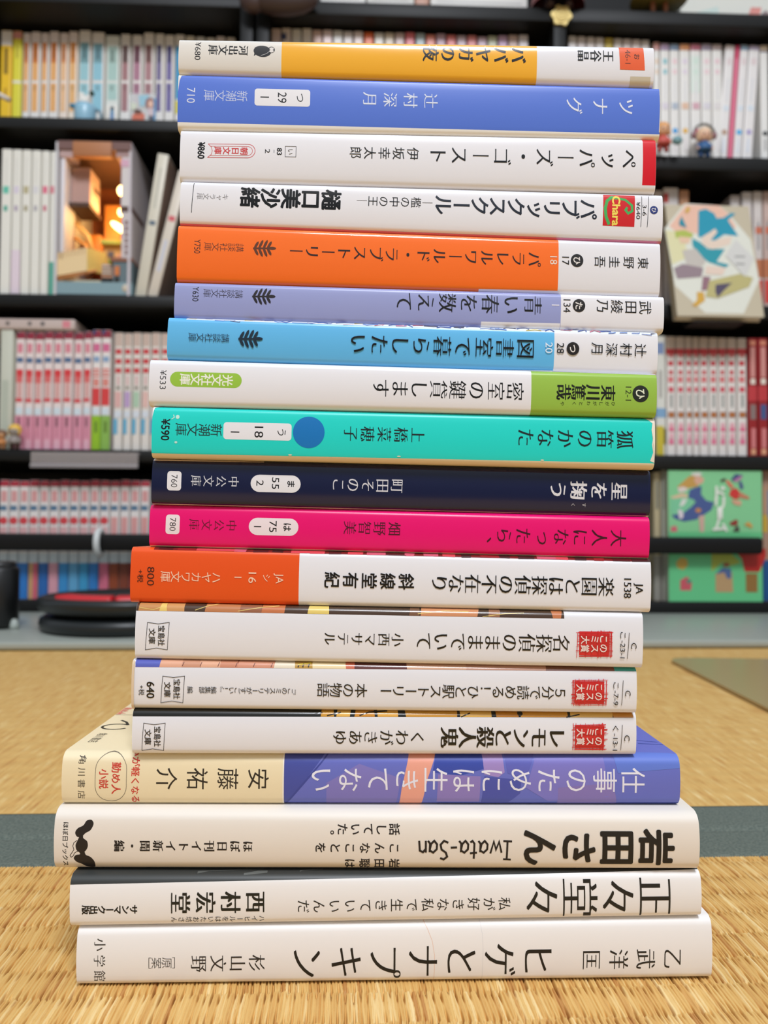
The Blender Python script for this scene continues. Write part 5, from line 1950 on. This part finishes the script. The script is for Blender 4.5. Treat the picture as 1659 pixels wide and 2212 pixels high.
# 9 --- turquoise
b = Book(8, 105, .36, bulge=.6)
b.under(326, 1416, 979.5, 1001, (232, 216, 184))
b.H('¥590', 358, 905, 952, 25, INK, 'b')
b.V('新潮文庫', 479, 379, 929, 27, (26, 44, 44), 'g')
b.rect(482, 914, 628, 951, PW, 7)
b.H('1', 507, 930, 938, 27, INK)
b.H('18', 558, 922, 946, 27, INK)
b.V('う', 618, 596, 935, 20, INK)
b.oval(665, 934.5, 34, 34, (14, 116, 190))
b.V('上橋菜穂子', 915, 740, 939, 31, (20, 30, 34), 'm')
b.V('狐笛のかなた', 1367, 1114, 948, 38, (20, 30, 34), 'm')
b.oval(383, 901, 4, 4.5, (200, 236, 226))
b.line([(370, 906), (376, 902), (374, 896)], 2, (190, 230, 222))
b.oval(381, 956, 3, 2.6, (196, 232, 224))
edge = [(1392, 904), (1400, 909), (1408, 916), (1406, 930), (1409, 948), (1407, 962), (1410, 978), (1404, 996), (1418, 1000), (1420, 900)]
b.poly(edge, (236, 228, 212))
for x, y in ((626, 985), (860, 988), (1170, 996)):
    b.oval(x, y - 2, 4, 1.4, (236, 224, 196))
b.poly([(328, 877), (345, 877), (333, 881), (329, 900), (327, 900)], (230, 236, 230))
b.build('turquoise paperback with a blue dot and worn cream right edge', [(None, (28, 214, 204))], group=G)

# 10 --- navy
b = Book(9, 105, .16, coat=.25)
b.poly([(330, 989), (568, 992.5), (566, 998), (330, 994)], (226, 214, 204))
b.under(328, 1404, 1086.5, 1112.5, (216, 206, 206), 3)
b.rect(362, 1017, 392, 1059, PW, 7)
b.H('760', 377, 1025, 1052, 19, INK, 't')
b.V('中公文庫', 515, 412, 1039, 23, (206, 208, 216), 'm')
b.rect(540, 1026, 647, 1063, PW, 30)
b.H('2', 560, 1037, 1049, 22, INK)
b.H('55', 593, 1031, 1056, 22, INK)
b.V('ま', 636, 617, 1045, 17, INK, 'b')
b.V('町田そのこ', 869, 714, 1048, 29, (214, 214, 222), 'm')
b.V('星を掬う', 1354, 1184, 1060, 37, (222, 222, 228), 'mb')
b.V('すく', 1264, 1231, 1090, 9, (206, 206, 214), 't')
b.build('dark navy paperback with white lettering above the magenta one', [(None, (12, 19, 58))], group=G)

# 11 --- magenta
b = Book(10, 105, .30, bulge=.6)
b.under(323, 1403, 1177.5, 1205.5, (236, 216, 200), 3)
MR = (110, 10, 44)
b.rect(359, 1112, 389, 1154, (236, 222, 226), 7)
b.H('780', 374, 1119, 1147, 19, INK, 't')
b.V('中公文庫', 512, 409, 1134.5, 23, MR, 'm')
b.rect(538, 1120, 645, 1157, (236, 222, 226), 30)
b.H('1', 557, 1134, 1142, 23, INK)
b.H('75', 590, 1126, 1150, 23, INK)
b.V('は', 631, 611, 1139, 18, INK, 'b')
b.V('畑野智美', 866, 742, 1142, 28, (80, 8, 34), 'm')
b.V('大人になったら、', 1352, 1030, 1160, 35, (64, 6, 28), 'm')
b.build('magenta paperback with dark lettering between navy and orange-white books', [(None, (232, 0, 110))], group=G)

# 12 --- orange-red / white
b = Book(11, 106, .28)
rnd = random.Random(9)
b.strip(330, 1410, 1187, 1214, (120, 26, 26))
for k in range(26):
    x = 340 + k * 41
    y = 1186 + (x - 300) * .0255
    b.poly_mm([b.pt(x, y + rnd.uniform(-1, 1)), b.pt(x + rnd.uniform(20, 50), y + 1), (b.pt(x + 40, y)[0], b.t + 8), (b.pt(x, y)[0], b.t + 8)], rnd.choice([(214, 70, 80), (80, 20, 22), (150, 30, 34), (206, 90, 110), (60, 22, 22)]))
DK_ = (54, 30, 22)
b.H('800', 327, 1224, 1264, 22, DK_, 't')
b.H('+税', 305, 1230, 1257, 14, DK_)
PE = (246, 206, 176)
b.V('ハヤカワ文庫', 480, 348, 1246, 23, PE, 'g')
b.H('1', 515, 1243, 1250, 22, PE)
b.H('16', 546, 1236, 1259, 24, PE)
b.V('シ', 588, 565, 1248, 17, PE)
b.H('JA', 602, 1238, 1260, 23, PE)
b.V('斜線堂有紀', 894, 701, 1254, 33, INK, 'b')
b.V('楽園とは探偵の不在なり', 1326, 931, 1263, 40, INK, 'm')
b.H('1538', 1354, 1249, 1291, 23, INK, 'm')
b.H('JA', 1377, 1259, 1282, 23, INK, 'm')
b.build('paperback with orange-red left third and white spine below the magenta book', [(646, (232, 84, 24)), (None, PW)], group=G)


def art_strip(b, x0, x1, y0, y1, base, blobs, seed):
    """printed picture that wraps from the front board onto the spine's upper edge"""
    b.strip(x0, x1, y0, y1, base)
    rnd = random.Random(seed)
    for xa, xb, c in blobs:
        ya, yb = y0 + (y1 - y0) * (xa - x0) / (x1 - x0), y0 + (y1 - y0) * (xb - x0) / (x1 - x0)
        a, bb_ = b.pt(xa, ya), b.pt(xb, yb)
        s1, s2 = rnd.uniform(-2.5, 4.5), rnd.uniform(-2.5, 4.5)
        top = b.t + 8.5
        left = [(a[0] + s1 * f * f + .5 * math.sin(4 * f + xa), a[1] + .05 + (top - a[1]) * f) for f in (0, .1, .2, .35, .5, .75, 1)]
        right = [(bb_[0] + s2 * f * f + .5 * math.sin(4 * f + xb), bb_[1] + .05 + (top - bb_[1]) * f) for f in (0, .1, .2, .35, .5, .75, 1)]
        b.poly_mm(left + right[::-1], c)


# 13 --- white, brown picture strip
b = Book(12, 106, .22, coat=.3)
art_strip(b, 290, 1217, 1319, 1336.5, (74, 54, 40), [(296, 345, (196, 140, 84)), (345, 362, (232, 200, 110)), (362, 400, (206, 150, 92)), (440, 520, (190, 124, 78)), (520, 560, (150, 96, 66)), (560, 610, (196, 116, 70)), (665, 705, (226, 200, 110)), (880, 900, (120, 84, 60)), (905, 1030, (206, 140, 96)), (1050, 1075, (150, 104, 76)), (1190, 1212, (196, 120, 76))], 1)
for pts in ([(300, 1312), (330, 1317), (352, 1310)], [(420, 1318), (445, 1310), (470, 1306)], [(512, 1320), (560, 1313), (600, 1310)], [(900, 1326), (960, 1320), (1010, 1322)], [(1040, 1332), (1090, 1326), (1130, 1325)]):
    b.line(pts, 1.2, (232, 206, 120))
flag(b, 316, 366, 1344, 1403, 350, 330)
b.V('小西マサテル', 871, 698, 1380, 27, INK, 'm')
b.V('名探偵のままでいて', 1229, 896, 1387, 38, INK, 'm')
stamp(b, 1242, 1323, 1361, 1421, 3)
b.H('こ-23-1', 1343, 1365, 1421, 15, INK)
b.line([(1357, 1366), (1354, 1422)], 1, INK)
b.H('C', 1367, 1388, 1401, 17, INK)
b.build('white paperback with a red seal and a brown picture strip along its top', [(None, PW)], group=G)

# 14 --- white, coloured strip
b = Book(13, 106, .22, coat=.3)
art_strip(b, 292, 1370, 1440, 1451, (150, 84, 66), [(292, 345, (90, 100, 186)), (345, 392, (226, 170, 140)), (394, 428, (206, 150, 120)), (430, 474, (226, 172, 140)), (476, 512, (206, 140, 110)), (514, 590, (214, 150, 122)), (590, 630, (232, 220, 196)), (630, 668, (190, 150, 70)), (668, 745, (236, 216, 170)), (745, 765, (206, 110, 80)), (765, 877, (96, 50, 46)), (877, 1000, (206, 160, 130)), (1000, 1180, (190, 140, 116)), (1180, 1330, (120, 74, 58)), (1330, 1372, (60, 160, 150))], 2)
for k in range(6):
    x = 392 + k * 38
    b.line([(x, 1438 + k * .5), (x + 3, 1430 + k * .5)], 1.4, (120, 70, 60))
for x in (640, 650, 662):
    b.line([(x, 1441), (x + 2, 1434)], 2.5, (60, 50, 36))
b.line([(640, 1436), (668, 1433)], 2, (214, 190, 60))
b.H('640', 326, 1471, 1507, 23, INK, 'b')
b.H('+税', 307, 1479, 1500, 13, INK)
flag(b, 348, 398, 1459, 1517, 382, 362)
b.V('『このミステリーがすごい！』編集部 編', 644, 404, 1490, 14.5, INK)
b.V('５分で読める！ひと駅ストーリー 本の物語', 1221, 682, 1492, 29, INK)
stamp(b, 1231, 1312, 1465, 1523, 5)
b.H('こ-7-9', 1328, 1473, 1521, 15, INK)
b.line([(1344, 1469), (1341, 1521)], 1, INK)
b.H('C', 1354, 1490, 1502, 17, INK)
b.rect(284, 1428, 291, 1530, (222, 200, 170), 0)
b.build('white paperback with a red seal and a multicoloured strip along its top', [(None, PW)], group=G)

# 15 --- white, black and gold strip
b = Book(14, 106, .22, coat=.3)
art_strip(b, 286, 1366, 1547, 1551, (26, 26, 22), [(690, 712, (206, 150, 50)), (722, 748, (226, 176, 80)), (760, 800, (206, 140, 40)), (806, 850, (226, 170, 70)), (870, 985, (206, 150, 56)), (990, 1060, (222, 176, 86)), (1064, 1115, (190, 126, 34)), (1122, 1220, (206, 146, 50)), (1226, 1320, (226, 182, 96)), (1322, 1366, (200, 136, 50))], 3)
for pts in ([(700, 1546), (730, 1540)], [(770, 1546), (790, 1540), (830, 1538)], [(990, 1549), (1010, 1542)], [(1220, 1550), (1250, 1545)], [(660, 1546), (690, 1540)]):
    b.line(pts, 2.2, (36, 28, 16))
b.oval(1119, 1543, 6, 4, (26, 22, 16))
flag(b, 307, 356, 1561, 1620, 340, 320)
b.V('くわがきあゆ', 911, 713, 1591, 31, INK, 'm')
b.V('レモンと殺人鬼', 1219, 945, 1591, 42, INK, 'mb')
stamp(b, 1231, 1311, 1561, 1619, 8)
b.H('く-13-1', 1327, 1567, 1618, 15, INK)
b.line([(1342, 1565), (1339, 1617)], 1, INK)
b.H('C', 1352, 1586, 1598, 17, INK)
b.build('white paperback with a red seal and a black and gold strip along its top', [(None, PW)], group=G)

# 16 --- painted blue jacket with a cream paper band
BLU = (104, 112, 194)
b = Book(15, 128, .42, bulge=1.0, rad=2.6)
b.poly([(609, 1625), (700, 1625), (614, 1738), (609, 1740)], (70, 80, 160))
b.poly([(640, 1700), (700, 1632), (704, 1632), (646, 1700), (614, 1738), (609, 1740)], (62, 72, 150))
b.poly([(700, 1690), (770, 1650), (860, 1680), (850, 1738), (700, 1738)], (128, 120, 190))
b.poly([(878, 1629), (936, 1629), (918, 1680), (905, 1739), (857, 1739), (862, 1700)], (236, 164, 142))
b.poly([(936, 1626), (1040, 1626), (1042, 1660), (990, 1674), (928, 1668)], (58, 76, 166))
b.poly([(940, 1672), (1032, 1676), (1030, 1732), (938, 1732)], (142, 124, 188))
b.poly([(1036, 1632), (1080, 1634), (1084, 1668), (1070, 1678), (1040, 1672)], (160, 136, 196))
b.poly([(1040, 1676), (1120, 1684), (1118, 1712), (1090, 1736), (1034, 1736)], (76, 84, 168))
b.poly([(1084, 1632), (1150, 1632), (1130, 1680), (1090, 1670)], (96, 100, 184))
b.poly([(1150, 1640), (1300, 1640), (1310, 1720), (1180, 1730), (1130, 1700)], (126, 120, 196))
b.poly([(1200, 1700), (1320, 1690), (1330, 1738), (1200, 1738)], (134, 118, 182))
b.poly([(1320, 1626), (1466, 1636), (1466, 1660), (1330, 1670)], (98, 122, 206))
b.poly([(940, 1736), (1466, 1734), (1466, 1741), (940, 1741)], (66, 82, 168))
b.V('仕事のためには生きてない', 1389, 664, 1684, 52, (232, 230, 240), 'g')
for p0_, p1_ in (((1372, 1596), (1420, 1600)), ((1378, 1603), (1432, 1605))):  # jacket crease on the top board, its shading drawn as darker blue lines
    a_, c_ = b.top_pt(*p0_), b.top_pt(*p1_)
    b.line_mm([a_, c_], .5, (78, 92, 176))
root = b.build('hardback with violet-blue painted cover and cream paper band at left', [(None, BLU)], name='hardback_book', group=G)
# the paper band
uB = b.pt(609, 1680)[0]
b.layer = 0
b.line([(607.5, 1622), (607.5, 1742)], 2.4, (244, 238, 230))
b.V('安藤祐介', 577, 337, 1681, 45, (44, 38, 30), 'g')
RD = (206, 62, 50)
b.H('心が軽くなる', 293, 1616, 1733, 19, RD, 'b')
b.outline(208, 1628, 274, 1730, 32, 1.1, (110, 100, 86))
b.H('勤め人', 252, 1646, 1714, 21, RD, 'b')
b.H('小説', 226, 1660, 1702, 21, RD, 'b')
b.H('角 川 書 店', 179, 1633, 1724, 17, (64, 56, 46))
b.Ht('角川書店', 211, 1598, 11, 3.4, (70, 64, 50))
u_, v_ = b.top_pt(250, 1574)
b.line_mm([(u_ + 4.5 * math.cos(t) * 1.0, v_ + 3.6 * math.sin(t)) for t in [R(a) for a in range(40, 330, 12)]], .9, (44, 46, 36))
b.line_mm([(u_ + 4.5 * math.cos(R(40)), v_ + 3.6 * math.sin(R(40))), (u_ + 1.5, v_ + 6.5), (u_ - 1, v_ + 9)], .9, (44, 46, 36))
u_, v_ = b.top_pt(262, 1538)
rr_ = []
for cx, cy, a0 in ((5, 8, 0), (-5, 8, 90), (-5, -8, 180), (5, -8, 270)):
    for k in range(7):
        rr_.append((u_ + 4 + cx + 2.5 * math.cos(R(a0 + 15 * k)), v_ + 3 + cy + 2.5 * math.sin(R(a0 + 15 * k))))
b.line_mm(rr_, .3, (130, 120, 100), True)
b.Ht('勤め人', 268, 1540, 11, 3.4, (232, 130, 110), 'b')
b.Ht('小説', 258, 1542, 8, 3.4, (232, 130, 110), 'b')
m = b.shell(-b.L / 2 - .15, uB, [(uB, (238, 222, 184))], .12, .16, back=.5)
b.prints(m, .16)
pb = m.build('paper_band', root, recalc=False)
tag(pb, 'cream paper band printed in red and black')

# 17 --- thick cream book
b = Book(16, 128, .5, bulge=1.3, rad=3.0)
b.H('ほぼ日ブックス', 143, 1772, 1867, 13, INK, 'b')
LB = (34, 28, 26)


def blob(c, pts, n=40):
    """smooth closed outline through a few points"""
    out = []
    k = len(pts)
    for i in range(k):
        p0_, p1_, p2_, p3_ = [Vector(pts[(i + d) % k]) for d in (-1, 0, 1, 2)]
        for q in range(7):
            t = q / 7
            out.append(tuple(0.5 * ((2 * p1_) + (p2_ - p0_) * t + (2 * p0_ - 5 * p1_ + 4 * p2_ - p3_) * t * t + (3 * p1_ - p0_ - 3 * p2_ + p3_) * t ** 3)))
    b.poly(out, c)


def q17(x, y):
    return (100 + x / 2.765, 1580 + y / 2.765)


blob(LB, [q17(*p) for p in ((176, 590), (190, 565), (222, 548), (240, 522), (268, 518), (282, 540), (266, 575), (238, 592), (216, 612), (190, 614))])
blob(LB, [q17(*p) for p in ((205, 608), (222, 605), (226, 622), (248, 640), (252, 672), (236, 700), (212, 708), (188, 696), (180, 664), (192, 634))])
blob(LB, [q17(*p) for p in ((200, 700), (230, 700), (240, 722), (268, 736), (290, 766), (288, 800), (266, 810), (236, 800), (212, 780), (184, 766), (168, 744), (180, 724), (206, 718))])
b.line([q17(*p) for p in ((190, 634), (170, 648), (164, 668), (170, 690), (160, 706), (146, 726), (152, 737), (166, 728), (172, 712), (186, 702), (196, 700))], 1.3, LB)
b.V('ほぼ日刊イトイ新聞・編', 546, 247, 1822, 23, LB, 'mb')
b.V('岩田聡は', 861, 742, 1861, 23, LB, 'b')
b.V('こんなことを', 861, 679, 1826, 23, LB, 'b')
b.V('話していた。', 861, 698, 1787, 23, LB, 'b')
scribble(b, 1104, 896, 1829, 40, LB)
b.V('岩田さん', 1453, 1127, 1826, 74, (30, 26, 22), 'bb')
b.build('thick cream book with heavy black title and black rabbit-eared mark', [(None, (230, 221, 209))], name='hardback_book', group=G)

# 18 --- white with a dark grey top
b = Book(17, 128, .36, bulge=.9, rad=2.2)
DKG = (56, 58, 56)
b.strip(140, 1530, 1911.5, 1886.5, DKG, 120)
for pts in ([(420, 1892), (500, 1886), (560, 1882)], [(640, 1890), (690, 1884)], [(800, 1886), (860, 1882)], [(520, 1894), (570, 1891)]):
    b.line(pts, 2.5, (96, 98, 94))
b.V('サンマーク出版', 297, 180, 1963, 19, INK, 'bb')
b.V('西村宏堂', 569, 366, 1948, 43, (28, 30, 26), 'mb')
b.V('ハイヒールをはいたお坊さん', 567, 367, 1984, 13.5, (50, 48, 46), 'g')
b.V('私が好きな私で生きていいんだ', 1095, 636, 1953, 27, (36, 34, 32), 'g')
b.V('正々堂々', 1451, 1122, 1938, 80, (30, 30, 28), 'm')
b.build('white book with a dark grey front cover, second from the bottom', [(None, (238, 235, 232))], name='hardback_book', group=G)

# 19 --- white, bottom
b = Book(18, 128, .42, bulge=1.0, rad=2.2)
b.line([(905, 1990), (915, 2006), (925, 2030), (930, 2060), (930, 2090), (929, 2118)], 1.1, (232, 196, 176))
b.line([(1029, 1990), (1034, 2020), (1035, 2050), (1033, 2118)], .8, (216, 214, 214))
b.H('小 学 館', 217, 2026, 2118, 27, (56, 52, 48), 'm')
b.V('［原案］', 392, 304, 2077, 24, (50, 46, 44), 't')
b.V('杉山文野', 567, 409, 2078, 35, (44, 40, 38), 'm')
b.V('ヒゲとナプキン', 1190, 622, 2073, 72, (26, 24, 22), 'm')
b.V('乙武洋匡', 1470, 1249, 2069, 43, (36, 34, 32), 'm')
b.build('white book at the very bottom of the stack on the tatami', [(None, (238, 234, 230))], name='hardback_book', group=G)

# smaller pieces go under the part that carries them
def under_part(root, child, part):
    kids = {c.name.split('.')[0]: c for c in root.children}
    if child in kids and part in kids:
        kids[child].parent = kids[part]


bpy.context.view_layer.update()
for r in list(bpy.data.objects):
    if r.parent is None and r.type == 'EMPTY':
        for ch, pt_ in (('hair', 'head'), ('headband', 'head'), ('ribbon', 'body'), ('knob', 'lid_figure'), ('label_strip', 'front_plate'), ('printed_figures', 'panel'),
                        ('relief', 'disc'), ('red_pad', 'upper_tier'), ('title_bar', 'cover'), ('held_ball', 'body')):
            under_part(r, ch, pt_)
